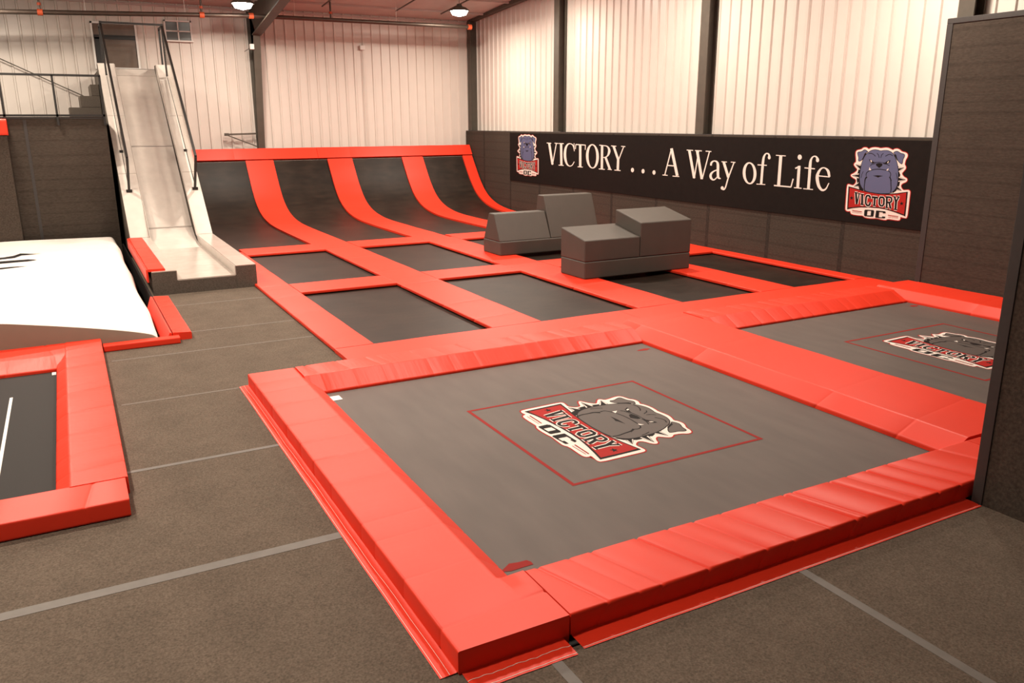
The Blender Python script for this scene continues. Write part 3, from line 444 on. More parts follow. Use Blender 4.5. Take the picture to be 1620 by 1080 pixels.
'lettering': '-0.491,-0.174 -0.452,-0.374 -0.411,-0.368 -0.449,-0.169;-0.411,-0.185 -0.437,-0.369 -0.412,-0.372 -0.386,-0.188;-0.498,-0.176 -0.436,-0.182 -0.434,-0.164 -0.497,-0.158;-0.423,-0.189 -0.377,-0.194 -0.375,-0.176 -0.421,-0.171;-0.356,-0.191 -0.338,-0.363 -0.294,-0.36 -0.312,-0.189;-0.366,-0.199 -0.298,-0.204 -0.296,-0.184 -0.365,-0.18;-0.351,-0.376 -0.284,-0.38 -0.282,-0.36 -0.35,-0.356;-0.147,-0.25 -0.147,-0.243 -0.184,-0.245 -0.183,-0.252;-0.147,-0.243 -0.148,-0.232 -0.184,-0.235 -0.184,-0.245;-0.148,-0.232 -0.151,-0.219 -0.186,-0.227 -0.184,-0.235;-0.151,-0.219 -0.157,-0.206 -0.188,-0.224 -0.186,-0.227;-0.157,-0.206 -0.17,-0.197 -0.189,-0.223 -0.188,-0.224;-0.17,-0.197 -0.184,-0.192 -0.195,-0.221 -0.189,-0.223;-0.184,-0.192 -0.198,-0.189 -0.202,-0.22 -0.195,-0.221;-0.198,-0.189 -0.211,-0.189 -0.209,-0.219 -0.202,-0.22;-0.211,-0.189 -0.223,-0.19 -0.215,-0.22 -0.209,-0.219;-0.223,-0.19 -0.237,-0.193 -0.221,-0.221 -0.215,-0.22;-0.237,-0.193 -0.251,-0.201 -0.223,-0.223 -0.221,-0.221;-0.251,-0.201 -0.261,-0.215 -0.226,-0.226 -0.223,-0.223;-0.261,-0.215 -0.265,-0.233 -0.228,-0.236 -0.226,-0.226;-0.265,-0.233 -0.266,-0.253 -0.229,-0.254 -0.228,-0.236;-0.266,-0.253 -0.265,-0.273 -0.228,-0.273 -0.229,-0.254;-0.265,-0.273 -0.265,-0.29 -0.228,-0.29 -0.228,-0.273;-0.265,-0.29 -0.264,-0.304 -0.227,-0.304 -0.228,-0.29;-0.264,-0.304 -0.264,-0.318 -0.227,-0.316 -0.227,-0.304;-0.264,-0.318 -0.262,-0.331 -0.226,-0.326 -0.227,-0.316;-0.262,-0.331 -0.258,-0.344 -0.223,-0.334 -0.226,-0.326;-0.258,-0.344 -0.252,-0.356 -0.219,-0.342 -0.223,-0.334;-0.252,-0.356 -0.243,-0.367 -0.214,-0.349 -0.219,-0.342;-0.243,-0.367 -0.233,-0.377 -0.208,-0.355 -0.214,-0.349;-0.233,-0.377 -0.221,-0.385 -0.203,-0.358 -0.208,-0.355;-0.221,-0.385 -0.206,-0.39 -0.199,-0.359 -0.203,-0.358;-0.206,-0.39 -0.191,-0.391 -0.192,-0.36 -0.199,-0.359;-0.191,-0.391 -0.177,-0.389 -0.186,-0.359 -0.192,-0.36;-0.177,-0.389 -0.163,-0.385 -0.183,-0.358 -0.186,-0.359;-0.163,-0.385 -0.152,-0.377 -0.181,-0.357 -0.183,-0.358;-0.152,-0.377 -0.145,-0.367 -0.178,-0.353 -0.181,-0.357;-0.145,-0.367 -0.141,-0.357 -0.176,-0.347 -0.178,-0.353;-0.141,-0.357 -0.138,-0.347 -0.173,-0.341 -0.176,-0.347;-0.138,-0.347 -0.136,-0.337 -0.172,-0.334 -0.173,-0.341;-0.136,-0.337 -0.136,-0.326 -0.172,-0.326 -0.172,-0.334;-0.136,-0.326 -0.136,-0.317 -0.173,-0.318 -0.172,-0.326;-0.136,-0.317 -0.137,-0.311 -0.173,-0.312 -0.173,-0.318;-0.127,-0.241 -0.008,-0.241 -0.009,-0.208 -0.127,-0.207;-0.129,-0.231 -0.129,-0.255 -0.108,-0.256 -0.108,-0.232;-0.026,-0.227 -0.026,-0.257 -0.005,-0.257 -0.005,-0.228;-0.089,-0.228 -0.084,-0.357 -0.044,-0.356 -0.049,-0.227;-0.09,-0.373 -0.032,-0.376 -0.031,-0.356 -0.089,-0.354;0.052,-0.232 0.09,-0.227 0.102,-0.195 0.028,-0.198;0.09,-0.227 0.099,-0.24 0.137,-0.234 0.102,-0.195;0.099,-0.24 0.107,-0.323 0.143,-0.327 0.137,-0.234;0.107,-0.323 0.092,-0.341 0.111,-0.372 0.143,-0.327;0.092,-0.341 0.069,-0.34 0.049,-0.369 0.111,-0.372;0.069,-0.34 0.054,-0.321 0.017,-0.328 0.049,-0.369;0.054,-0.321 0.046,-0.245 0.01,-0.243 0.017,-0.328;0.046,-0.245 0.052,-0.232 0.028,-0.198 0.01,-0.243;0.15,-0.206 0.169,-0.377 0.207,-0.374 0.189,-0.204;0.147,-0.216 0.166,-0.215 0.163,-0.186 0.145,-0.187;0.166,-0.215 0.192,-0.213 0.189,-0.185 0.163,-0.186;0.192,-0.213 0.218,-0.213 0.218,-0.184 0.189,-0.185;0.218,-0.213 0.235,-0.214 0.241,-0.186 0.218,-0.184;0.235,-0.214 0.241,-0.216 0.259,-0.192 0.241,-0.186;0.241,-0.216 0.244,-0.219 0.271,-0.202 0.259,-0.192;0.244,-0.219 0.246,-0.223 0.277,-0.213 0.271,-0.202;0.246,-0.223 0.249,-0.23 0.28,-0.222 0.277,-0.213;0.249,-0.23 0.251,-0.237 0.284,-0.233 0.28,-0.222;0.251,-0.237 0.252,-0.246 0.285,-0.246 0.284,-0.233;0.252,-0.246 0.252,-0.254 0.285,-0.259 0.285,-0.246;0.252,-0.254 0.25,-0.259 0.281,-0.272 0.285,-0.259;0.25,-0.259 0.247,-0.263 0.272,-0.282 0.281,-0.272;0.247,-0.263 0.241,-0.268 0.262,-0.291 0.272,-0.282;0.241,-0.268 0.234,-0.272 0.25,-0.297 0.262,-0.291;0.234,-0.272 0.227,-0.274 0.237,-0.302 0.25,-0.297;0.227,-0.274 0.219,-0.275 0.221,-0.304 0.237,-0.302;0.219,-0.275 0.207,-0.275 0.206,-0.304 0.221,-0.304;0.207,-0.275 0.195,-0.274 0.193,-0.303 0.206,-0.304;0.195,-0.274 0.186,-0.274 0.185,-0.302 0.193,-0.303;0.21,-0.297 0.245,-0.382 0.28,-0.372 0.245,-0.287;0.161,-0.386 0.216,-0.39 0.218,-0.372 0.163,-0.367;0.24,-0.392 0.282,-0.392 0.281,-0.375 0.24,-0.374;0.302,-0.191 0.341,-0.279 0.375,-0.268 0.336,-0.181;0.382,-0.18 0.344,-0.269 0.371,-0.278 0.409,-0.189;0.337,-0.27 0.343,-0.392 0.383,-0.392 0.378,-0.27;0.333,-0.404 0.394,-0.408 0.396,-0.389 0.334,-0.385;0.295,-0.191 0.346,-0.193 0.346,-0.176 0.295,-0.174;0.37,-0.189 0.416,-0.19 0.416,-0.173 0.37,-0.171;-0.555,-0.235 -0.541,-0.258 -0.51,-0.256 -0.533,-0.274 -0.521,-0.298 -0.549,-0.286 -0.573,-0.302 -0.568,-0.277 -0.594,-0.263 -0.563,-0.259;0.463,-0.25 0.476,-0.273 0.505,-0.272 0.485,-0.289 0.496,-0.313 0.47,-0.301 0.448,-0.317 0.452,-0.292 0.427,-0.278 0.456,-0.275;-0.254,-0.463 -0.189,-0.457 -0.192,-0.556 -0.251,-0.558;-0.114,-0.451 -0.054,-0.453 -0.058,-0.552 -0.115,-0.553;-0.241,-0.45 -0.067,-0.445 -0.065,-0.46 -0.244,-0.468;-0.248,-0.547 -0.064,-0.542 -0.066,-0.559 -0.236,-0.565;-0.014,-0.45 0.052,-0.448 0.049,-0.566 -0.018,-0.56;-0.01,-0.445 0.17,-0.445 0.185,-0.474 0.128,-0.481 0.121,-0.463 -0.007,-0.465;-0.014,-0.554 0.118,-0.552 0.121,-0.534 0.186,-0.535 0.176,-0.563 -0.012,-0.572',
'dashes': '-0.51,-0.496 -0.304,-0.5 -0.304,-0.488 -0.509,-0.484;-0.506,-0.523 -0.301,-0.523 -0.301,-0.519 -0.506,-0.518;0.228,-0.51 0.431,-0.514 0.431,-0.503 0.229,-0.498;0.238,-0.538 0.43,-0.535 0.429,-0.53 0.237,-0.533',
}
LETTERS = [
'20.693,2.166 20.497,1.572 20.378,1.587 20.574,2.177;20.26,2.168 20.462,1.568 20.413,1.566 20.212,2.165;20.771,2.162 20.514,2.157 20.511,2.18 20.768,2.185;20.336,2.166 20.126,2.16 20.123,2.182 20.333,2.188',
'20.04,2.17 20.012,1.582 19.892,1.588 19.92,2.173;20.101,2.163 19.843,2.161 19.841,2.183 20.099,2.185;20.103,1.562 19.828,1.564 19.826,1.586 20.101,1.585',
'19.284,2.019 19.29,2.041 19.322,2.038 19.311,2.016;19.29,2.041 19.296,2.074 19.337,2.069 19.322,2.038;19.296,2.074 19.308,2.109 19.356,2.101 19.337,2.069;19.308,2.109 19.327,2.139 19.376,2.124 19.356,2.101;19.327,2.139 19.358,2.159 19.397,2.139 19.376,2.124;19.358,2.159 19.395,2.173 19.422,2.151 19.397,2.139;19.395,2.173 19.434,2.182 19.452,2.161 19.422,2.151;19.434,2.182 19.472,2.187 19.482,2.166 19.452,2.161;19.472,2.187 19.51,2.191 19.513,2.167 19.482,2.166;19.51,2.191 19.551,2.192 19.543,2.165 19.513,2.167;19.551,2.192 19.595,2.187 19.57,2.158 19.543,2.165;19.595,2.187 19.638,2.176 19.594,2.148 19.57,2.158;19.638,2.176 19.677,2.158 19.616,2.133 19.594,2.148;19.677,2.158 19.715,2.135 19.639,2.112 19.616,2.133;19.715,2.135 19.749,2.107 19.658,2.087 19.639,2.112;19.749,2.107 19.778,2.075 19.674,2.06 19.658,2.087;19.778,2.075 19.8,2.036 19.686,2.027 19.674,2.06;19.8,2.036 19.817,1.993 19.695,1.987 19.686,2.027;19.817,1.993 19.828,1.949 19.7,1.946 19.695,1.987;19.828,1.949 19.835,1.907 19.703,1.908 19.7,1.946;19.835,1.907 19.836,1.867 19.702,1.872 19.703,1.908;19.836,1.867 19.832,1.828 19.699,1.837 19.702,1.872;19.832,1.828 19.823,1.789 19.692,1.802 19.699,1.837;19.823,1.789 19.809,1.753 19.684,1.769 19.692,1.802;19.809,1.753 19.789,1.715 19.672,1.734 19.684,1.769;19.789,1.715 19.764,1.679 19.658,1.699 19.672,1.734;19.764,1.679 19.735,1.645 19.642,1.667 19.658,1.699;19.735,1.645 19.701,1.616 19.624,1.642 19.642,1.667;19.701,1.616 19.663,1.593 19.602,1.622 19.624,1.642;19.663,1.593 19.622,1.577 19.577,1.605 19.602,1.622;19.622,1.577 19.579,1.565 19.55,1.593 19.577,1.605;19.579,1.565 19.536,1.56 19.523,1.586 19.55,1.593;19.536,1.56 19.494,1.559 19.495,1.585 19.523,1.586;19.494,1.559 19.452,1.564 19.465,1.588 19.495,1.585;19.452,1.564 19.412,1.574 19.436,1.595 19.465,1.588;19.412,1.574 19.375,1.59 19.407,1.607 19.436,1.595;19.375,1.59 19.341,1.615 19.376,1.627 19.407,1.607;19.341,1.615 19.309,1.646 19.343,1.655 19.376,1.627;19.309,1.646 19.283,1.676 19.314,1.684 19.343,1.655;19.283,1.676 19.265,1.696 19.293,1.704 19.314,1.684;19.324,2.194 19.304,1.981 19.272,1.982 19.292,2.195',
'19.054,2.154 19.035,1.57 18.918,1.575 18.938,2.157;19.217,2.15 18.742,2.144 18.739,2.169 19.215,2.176;19.234,2.168 19.253,2.039 19.217,2.038 19.198,2.167;18.758,2.163 18.762,2.032 18.727,2.032 18.723,2.163;19.108,1.561 18.849,1.561 18.846,1.582 19.105,1.583',
'18.09,1.871 18.092,1.822 18.101,1.774 18.117,1.729 18.14,1.687 18.169,1.649 18.204,1.617 18.243,1.591 18.287,1.572 18.333,1.561 18.381,1.557 18.429,1.561 18.477,1.572 18.523,1.591 18.565,1.618 18.604,1.65 18.637,1.689 18.665,1.732 18.685,1.778 18.698,1.827 18.704,1.877 18.578,1.876 18.574,1.83 18.566,1.786 18.553,1.744 18.536,1.705 18.516,1.67 18.493,1.64 18.467,1.616 18.44,1.599 18.411,1.588 18.382,1.585 18.353,1.588 18.326,1.599 18.3,1.616 18.277,1.64 18.256,1.669 18.239,1.704 18.226,1.742 18.217,1.784 18.212,1.827 18.212,1.872;18.704,1.877 18.702,1.927 18.692,1.976 18.675,2.022 18.651,2.064 18.621,2.101 18.585,2.133 18.544,2.158 18.5,2.176 18.454,2.186 18.406,2.189 18.358,2.184 18.311,2.171 18.267,2.152 18.225,2.125 18.188,2.093 18.155,2.055 18.129,2.013 18.109,1.967 18.096,1.92 18.09,1.871 18.212,1.872 18.216,1.917 18.224,1.96 18.237,2.002 18.253,2.04 18.273,2.075 18.296,2.104 18.321,2.128 18.348,2.146 18.376,2.157 18.405,2.161 18.433,2.158 18.461,2.148 18.487,2.132 18.511,2.109 18.532,2.08 18.549,2.046 18.563,2.007 18.572,1.965 18.578,1.921 18.578,1.876',
'18.008,2.166 17.994,1.559 17.887,1.563 17.902,2.167;18.088,2.16 17.915,2.155 17.912,2.175 18.085,2.181;18.087,1.551 17.806,1.55 17.803,1.57 18.084,1.571;17.935,2.152 17.9,2.151 17.898,2.172 17.933,2.172;17.9,2.151 17.85,2.151 17.847,2.172 17.898,2.172;17.85,2.151 17.798,2.148 17.792,2.17 17.847,2.172;17.798,2.148 17.759,2.141 17.742,2.164 17.792,2.17;17.759,2.141 17.734,2.13 17.703,2.154 17.742,2.164;17.734,2.13 17.715,2.116 17.668,2.14 17.703,2.154;17.715,2.116 17.7,2.1 17.638,2.123 17.668,2.14;17.7,2.1 17.69,2.084 17.614,2.105 17.638,2.123;17.69,2.084 17.683,2.068 17.595,2.085 17.614,2.105;17.683,2.068 17.68,2.052 17.581,2.063 17.595,2.085;17.68,2.052 17.68,2.036 17.574,2.039 17.581,2.063;17.68,2.036 17.682,2.019 17.574,2.014 17.574,2.039;17.682,2.019 17.685,1.999 17.584,1.988 17.574,2.014;17.685,1.999 17.691,1.976 17.602,1.961 17.584,1.988;17.691,1.976 17.7,1.953 17.624,1.936 17.602,1.961;17.7,1.953 17.711,1.935 17.649,1.914 17.624,1.936;17.711,1.935 17.724,1.92 17.676,1.897 17.649,1.914;17.724,1.92 17.74,1.907 17.707,1.885 17.676,1.897;17.74,1.907 17.761,1.895 17.738,1.875 17.707,1.885;17.761,1.895 17.785,1.885 17.771,1.867 17.738,1.875;17.785,1.885 17.818,1.878 17.81,1.86 17.771,1.867;17.818,1.878 17.858,1.873 17.853,1.855 17.81,1.86;17.858,1.873 17.896,1.869 17.892,1.851 17.853,1.855;17.896,1.869 17.923,1.867 17.918,1.849 17.892,1.851;17.834,1.86 17.621,1.561 17.528,1.585 17.739,1.882;17.677,1.56 17.492,1.556 17.489,1.576 17.673,1.581',
'17.491,2.15 17.266,1.813 17.175,1.834 17.399,2.17;17.028,2.158 17.225,1.828 17.185,1.821 16.989,2.15;17.276,1.85 17.281,1.563 17.18,1.566 17.176,1.851;17.553,2.154 17.324,2.148 17.322,2.168 17.55,2.174;17.116,2.153 16.941,2.148 16.939,2.168 17.114,2.172;17.377,1.554 17.111,1.553 17.109,1.574 17.374,1.574',
'16.548,1.603 16.551,1.582 16.564,1.564 16.583,1.551 16.607,1.546 16.631,1.549 16.652,1.56 16.667,1.577 16.673,1.597 16.669,1.619 16.657,1.637 16.637,1.65 16.613,1.655 16.589,1.652 16.568,1.641 16.553,1.624',
'16.121,1.596 16.124,1.575 16.136,1.557 16.155,1.545 16.178,1.539 16.201,1.542 16.222,1.553 16.236,1.57 16.242,1.59 16.238,1.611 16.226,1.629 16.207,1.641 16.185,1.646 16.161,1.643 16.141,1.633 16.127,1.616',
'15.696,1.587 15.699,1.567 15.71,1.549 15.728,1.537 15.75,1.532 15.773,1.534 15.792,1.545 15.806,1.561 15.812,1.581 15.809,1.602 15.797,1.619 15.779,1.631 15.757,1.636 15.735,1.634 15.715,1.623 15.701,1.607',
'15.163,2.161 15.365,1.549 15.326,1.545 15.124,2.156;15.195,2.151 14.942,1.544 14.849,1.562 15.1,2.166;15.286,1.758 14.99,1.756 14.989,1.781 15.285,1.783;15.431,1.533 15.241,1.533 15.24,1.553 15.43,1.553;15.062,1.527 14.825,1.528 14.824,1.547 15.061,1.547',
'14.566,2.133 14.35,1.527 14.268,1.541 14.483,2.144;14.227,2.129 14.323,1.526 14.286,1.524 14.192,2.127;14.301,2.126 14.095,1.52 14.014,1.534 14.22,2.137;13.876,2.129 14.061,1.525 14.026,1.521 13.842,2.124;14.61,2.127 14.395,2.125 14.395,2.144 14.61,2.146;14.33,2.125 14.106,2.121 14.106,2.14 14.329,2.144;13.982,2.12 13.8,2.116 13.8,2.135 13.982,2.139',
'13.76,1.828 13.758,1.84 13.815,1.843 13.815,1.831;13.758,1.84 13.755,1.857 13.814,1.861 13.815,1.843;13.755,1.857 13.751,1.873 13.81,1.882 13.814,1.861;13.751,1.873 13.746,1.884 13.799,1.902 13.81,1.882;13.746,1.884 13.739,1.893 13.78,1.917 13.799,1.902;13.739,1.893 13.727,1.903 13.757,1.928 13.78,1.917;13.727,1.903 13.713,1.912 13.733,1.937 13.757,1.928;13.713,1.912 13.698,1.918 13.708,1.942 13.733,1.937;13.698,1.918 13.681,1.919 13.682,1.945 13.708,1.942;13.681,1.919 13.662,1.917 13.655,1.944 13.682,1.945;13.662,1.917 13.644,1.912 13.627,1.941 13.655,1.944;13.644,1.912 13.631,1.905 13.602,1.934 13.627,1.941;13.631,1.905 13.623,1.897 13.581,1.924 13.602,1.934;13.623,1.897 13.618,1.888 13.561,1.911 13.581,1.924;13.618,1.888 13.614,1.876 13.544,1.892 13.561,1.911;13.614,1.876 13.609,1.857 13.532,1.866 13.544,1.892;13.609,1.857 13.605,1.826 13.525,1.831 13.532,1.866;13.605,1.826 13.602,1.786 13.522,1.788 13.525,1.831;13.602,1.786 13.6,1.742 13.52,1.745 13.522,1.788;13.6,1.742 13.596,1.703 13.518,1.708 13.52,1.745;13.596,1.703 13.591,1.669 13.514,1.674 13.518,1.708;13.591,1.669 13.586,1.637 13.511,1.643 13.514,1.674;13.586,1.637 13.578,1.606 13.507,1.618 13.511,1.643;13.578,1.606 13.563,1.579 13.502,1.603 13.507,1.618;13.563,1.579 13.533,1.561 13.498,1.595 13.502,1.603;13.533,1.561 13.499,1.557 13.486,1.588 13.498,1.595;13.499,1.557 13.474,1.558 13.467,1.581 13.486,1.588;13.474,1.558 13.459,1.559 13.453,1.577 13.467,1.581;13.581,1.76 13.605,1.753 13.591,1.733 13.568,1.741;13.605,1.753 13.641,1.743 13.625,1.721 13.591,1.733;13.641,1.743 13.68,1.731 13.66,1.707 13.625,1.721;13.68,1.731 13.714,1.717 13.687,1.693 13.66,1.707;13.714,1.717 13.742,1.703 13.706,1.679 13.687,1.693;13.742,1.703 13.767,1.687 13.721,1.664 13.706,1.679;13.767,1.687 13.788,1.67 13.732,1.649 13.721,1.664;13.788,1.67 13.804,1.651 13.739,1.636 13.732,1.649;13.804,1.651 13.814,1.63 13.741,1.624 13.739,1.636;13.814,1.63 13.818,1.609 13.741,1.611 13.741,1.624;13.818,1.609 13.815,1.587 13.738,1.599 13.741,1.611;13.815,1.587 13.804,1.567 13.734,1.589 13.738,1.599;13.804,1.567 13.785,1.549 13.727,1.578 13.734,1.589;13.785,1.549 13.759,1.533 13.714,1.564 13.727,1.578;13.759,1.533 13.731,1.521 13.7,1.553 13.714,1.564;13.731,1.521 13.702,1.515 13.689,1.547 13.7,1.553;13.702,1.515 13.673,1.516 13.679,1.545 13.689,1.547;13.673,1.516 13.648,1.523 13.664,1.548 13.679,1.545;13.648,1.523 13.626,1.533 13.647,1.554 13.664,1.548;13.626,1.533 13.606,1.546 13.63,1.562 13.647,1.554;13.606,1.546 13.587,1.562 13.613,1.575 13.63,1.562;13.587,1.562 13.569,1.582 13.594,1.592 13.613,1.575;13.569,1.582 13.554,1.6 13.578,1.61 13.594,1.592;13.554,1.6 13.544,1.613 13.567,1.622 13.578,1.61',
'13.433,1.91 13.261,1.598 13.19,1.618 13.361,1.928;13.101,1.928 13.129,1.866 13.096,1.859 13.07,1.921;13.129,1.866 13.169,1.777 13.135,1.77 13.096,1.859;13.169,1.777 13.212,1.681 13.176,1.674 13.135,1.77;13.212,1.681 13.247,1.6 13.209,1.593 13.176,1.674;13.247,1.6 13.269,1.537 13.23,1.531 13.209,1.593;13.269,1.537 13.285,1.482 13.246,1.477 13.23,1.531;13.285,1.482 13.298,1.437 13.26,1.431 13.246,1.477;13.298,1.437 13.311,1.401 13.273,1.394 13.26,1.431;13.311,1.401 13.325,1.379 13.287,1.367 13.273,1.394;13.325,1.379 13.335,1.368 13.302,1.349 13.287,1.367;13.335,1.368 13.343,1.366 13.32,1.338 13.302,1.349;13.343,1.366 13.346,1.366 13.343,1.33 13.32,1.338;13.346,1.366 13.348,1.368 13.372,1.332 13.343,1.33;13.348,1.368 13.358,1.375 13.397,1.341 13.372,1.332;13.358,1.375 13.37,1.386 13.417,1.35 13.397,1.341;13.37,1.386 13.379,1.394 13.429,1.355 13.417,1.35;13.465,1.916 13.298,1.914 13.298,1.932 13.465,1.934;13.183,1.918 13.044,1.917 13.044,1.935 13.183,1.936;13.344,1.378 13.346,1.364 13.355,1.351 13.37,1.342 13.387,1.338 13.406,1.34 13.422,1.347 13.433,1.358 13.438,1.372 13.435,1.386 13.426,1.399 13.412,1.408 13.394,1.412 13.376,1.41 13.36,1.403 13.349,1.392',
'12.422,1.724 12.421,1.69 12.425,1.656 12.433,1.624 12.446,1.595 12.463,1.569 12.484,1.546 12.508,1.528 12.534,1.514 12.563,1.506 12.594,1.503 12.625,1.506 12.655,1.514 12.685,1.527 12.714,1.545 12.739,1.568 12.762,1.595 12.782,1.625 12.797,1.657 12.807,1.691 12.813,1.726 12.731,1.726 12.727,1.696 12.72,1.666 12.71,1.638 12.698,1.612 12.684,1.588 12.668,1.569 12.651,1.553 12.633,1.541 12.615,1.534 12.597,1.532 12.579,1.534 12.562,1.541 12.547,1.553 12.533,1.569 12.521,1.589 12.512,1.612 12.505,1.637 12.501,1.665 12.5,1.694 12.502,1.724;12.813,1.726 12.814,1.761 12.81,1.795 12.802,1.828 12.788,1.857 12.771,1.883 12.749,1.906 12.725,1.924 12.698,1.936 12.669,1.944 12.638,1.946 12.607,1.943 12.577,1.934 12.548,1.921 12.52,1.902 12.495,1.88 12.472,1.853 12.454,1.824 12.439,1.792 12.428,1.758 12.422,1.724 12.502,1.724 12.506,1.754 12.513,1.784 12.523,1.812 12.535,1.837 12.549,1.86 12.564,1.88 12.581,1.896 12.599,1.908 12.617,1.915 12.635,1.918 12.653,1.916 12.67,1.909 12.685,1.898 12.699,1.882 12.711,1.862 12.721,1.84 12.728,1.814 12.732,1.786 12.733,1.756 12.731,1.726',
'12.239,1.528 12.239,1.572 12.305,1.571 12.305,1.527;12.239,1.572 12.239,1.635 12.304,1.635 12.305,1.571;12.239,1.635 12.238,1.704 12.304,1.705 12.304,1.635;12.238,1.704 12.238,1.768 12.303,1.769 12.304,1.705;12.238,1.768 12.237,1.827 12.303,1.827 12.303,1.769;12.237,1.827 12.236,1.885 12.303,1.886 12.303,1.827;12.236,1.885 12.235,1.938 12.302,1.94 12.303,1.886;12.235,1.938 12.233,1.983 12.299,1.986 12.302,1.94;12.233,1.983 12.232,2.015 12.294,2.02 12.299,1.986;12.232,2.015 12.23,2.04 12.288,2.047 12.294,2.02;12.23,2.04 12.227,2.058 12.281,2.068 12.288,2.047;12.227,2.058 12.223,2.075 12.27,2.088 12.281,2.068;12.223,2.075 12.216,2.091 12.257,2.107 12.27,2.088;12.216,2.091 12.208,2.105 12.24,2.122 12.257,2.107;12.208,2.105 12.198,2.115 12.222,2.134 12.24,2.122;12.198,2.115 12.188,2.121 12.203,2.143 12.222,2.134;12.188,2.121 12.178,2.123 12.182,2.147 12.203,2.143;12.178,2.123 12.166,2.122 12.16,2.146 12.182,2.147;12.166,2.122 12.155,2.117 12.139,2.142 12.16,2.146;12.155,2.117 12.148,2.113 12.119,2.134 12.139,2.142;12.148,2.113 12.143,2.106 12.103,2.12 12.119,2.134;12.143,2.106 12.139,2.093 12.092,2.104 12.103,2.12;12.139,2.093 12.135,2.079 12.083,2.09 12.092,2.104;12.135,2.079 12.132,2.069 12.077,2.081 12.083,2.09;12.41,1.893 12.157,1.893 12.157,1.912 12.411,1.913;12.401,1.511 12.161,1.515 12.161,1.532 12.402,1.528;12.071,2.06 12.072,2.046 12.079,2.034 12.091,2.026 12.105,2.022 12.12,2.024 12.133,2.032 12.142,2.043 12.147,2.057 12.145,2.071 12.138,2.083 12.127,2.091 12.113,2.094 12.098,2.092 12.085,2.085 12.075,2.073',
'11.849,2.107 11.844,1.511 11.764,1.512 11.77,2.105;11.937,2.098 11.682,2.094 11.683,2.11 11.938,2.115;11.926,1.508 11.482,1.507 11.482,1.532 11.926,1.534;11.462,1.681 11.502,1.517 11.472,1.513 11.432,1.676',
'11.28,2.093 11.282,2.074 11.291,2.058 11.307,2.047 11.326,2.042 11.345,2.045 11.363,2.055 11.376,2.071 11.382,2.089 11.38,2.108 11.371,2.124 11.356,2.135 11.337,2.14 11.317,2.136 11.299,2.126 11.286,2.111;11.361,1.928 11.351,1.512 11.281,1.512 11.291,1.927;11.409,1.865 11.29,1.911 11.307,1.935 11.426,1.888;11.409,1.503 11.219,1.503 11.219,1.521 11.409,1.521',
'11.021,1.509 11.021,1.557 11.087,1.557 11.086,1.509;11.021,1.557 11.022,1.626 11.088,1.626 11.087,1.557;11.022,1.626 11.024,1.701 11.089,1.701 11.088,1.626;11.024,1.701 11.025,1.767 11.09,1.767 11.089,1.701;11.025,1.767 11.026,1.824 11.092,1.824 11.09,1.767;11.026,1.824 11.028,1.879 11.094,1.879 11.092,1.824;11.028,1.879 11.029,1.927 11.096,1.928 11.094,1.879;11.029,1.927 11.03,1.968 11.095,1.97 11.096,1.928;11.03,1.968 11.031,1.999 11.093,2.003 11.095,1.97;11.031,1.999 11.031,2.021 11.088,2.027 11.093,2.003;11.031,2.021 11.03,2.038 11.081,2.048 11.088,2.027;11.03,2.038 11.028,2.054 11.072,2.066 11.081,2.048;11.028,2.054 11.023,2.07 11.061,2.084 11.072,2.066;11.023,2.07 11.016,2.084 11.047,2.1 11.061,2.084;11.016,2.084 11.008,2.095 11.031,2.112 11.047,2.1;11.008,2.095 10.999,2.102 11.015,2.121 11.031,2.112;10.999,2.102 10.987,2.107 10.996,2.128 11.015,2.121;10.987,2.107 10.973,2.108 10.976,2.131 10.996,2.128;10.973,2.108 10.96,2.106 10.955,2.13 10.976,2.131;10.96,2.106 10.952,2.102 10.933,2.126 10.955,2.13;10.952,2.102 10.944,2.094 10.913,2.115 10.933,2.126;10.944,2.094 10.935,2.08 10.895,2.1 10.913,2.115;10.935,2.08 10.928,2.065 10.88,2.087 10.895,2.1;10.928,2.065 10.922,2.054 10.87,2.078 10.88,2.087;11.191,1.887 10.942,1.88 10.942,1.9 11.191,1.907;11.178,1.5 10.943,1.5 10.943,1.516 11.178,1.517;10.861,2.051 10.862,2.037 10.869,2.026 10.88,2.017 10.895,2.014 10.91,2.016 10.923,2.024 10.933,2.035 10.937,2.048 10.936,2.062 10.929,2.074 10.918,2.082 10.903,2.085 10.888,2.083 10.875,2.076 10.865,2.065',
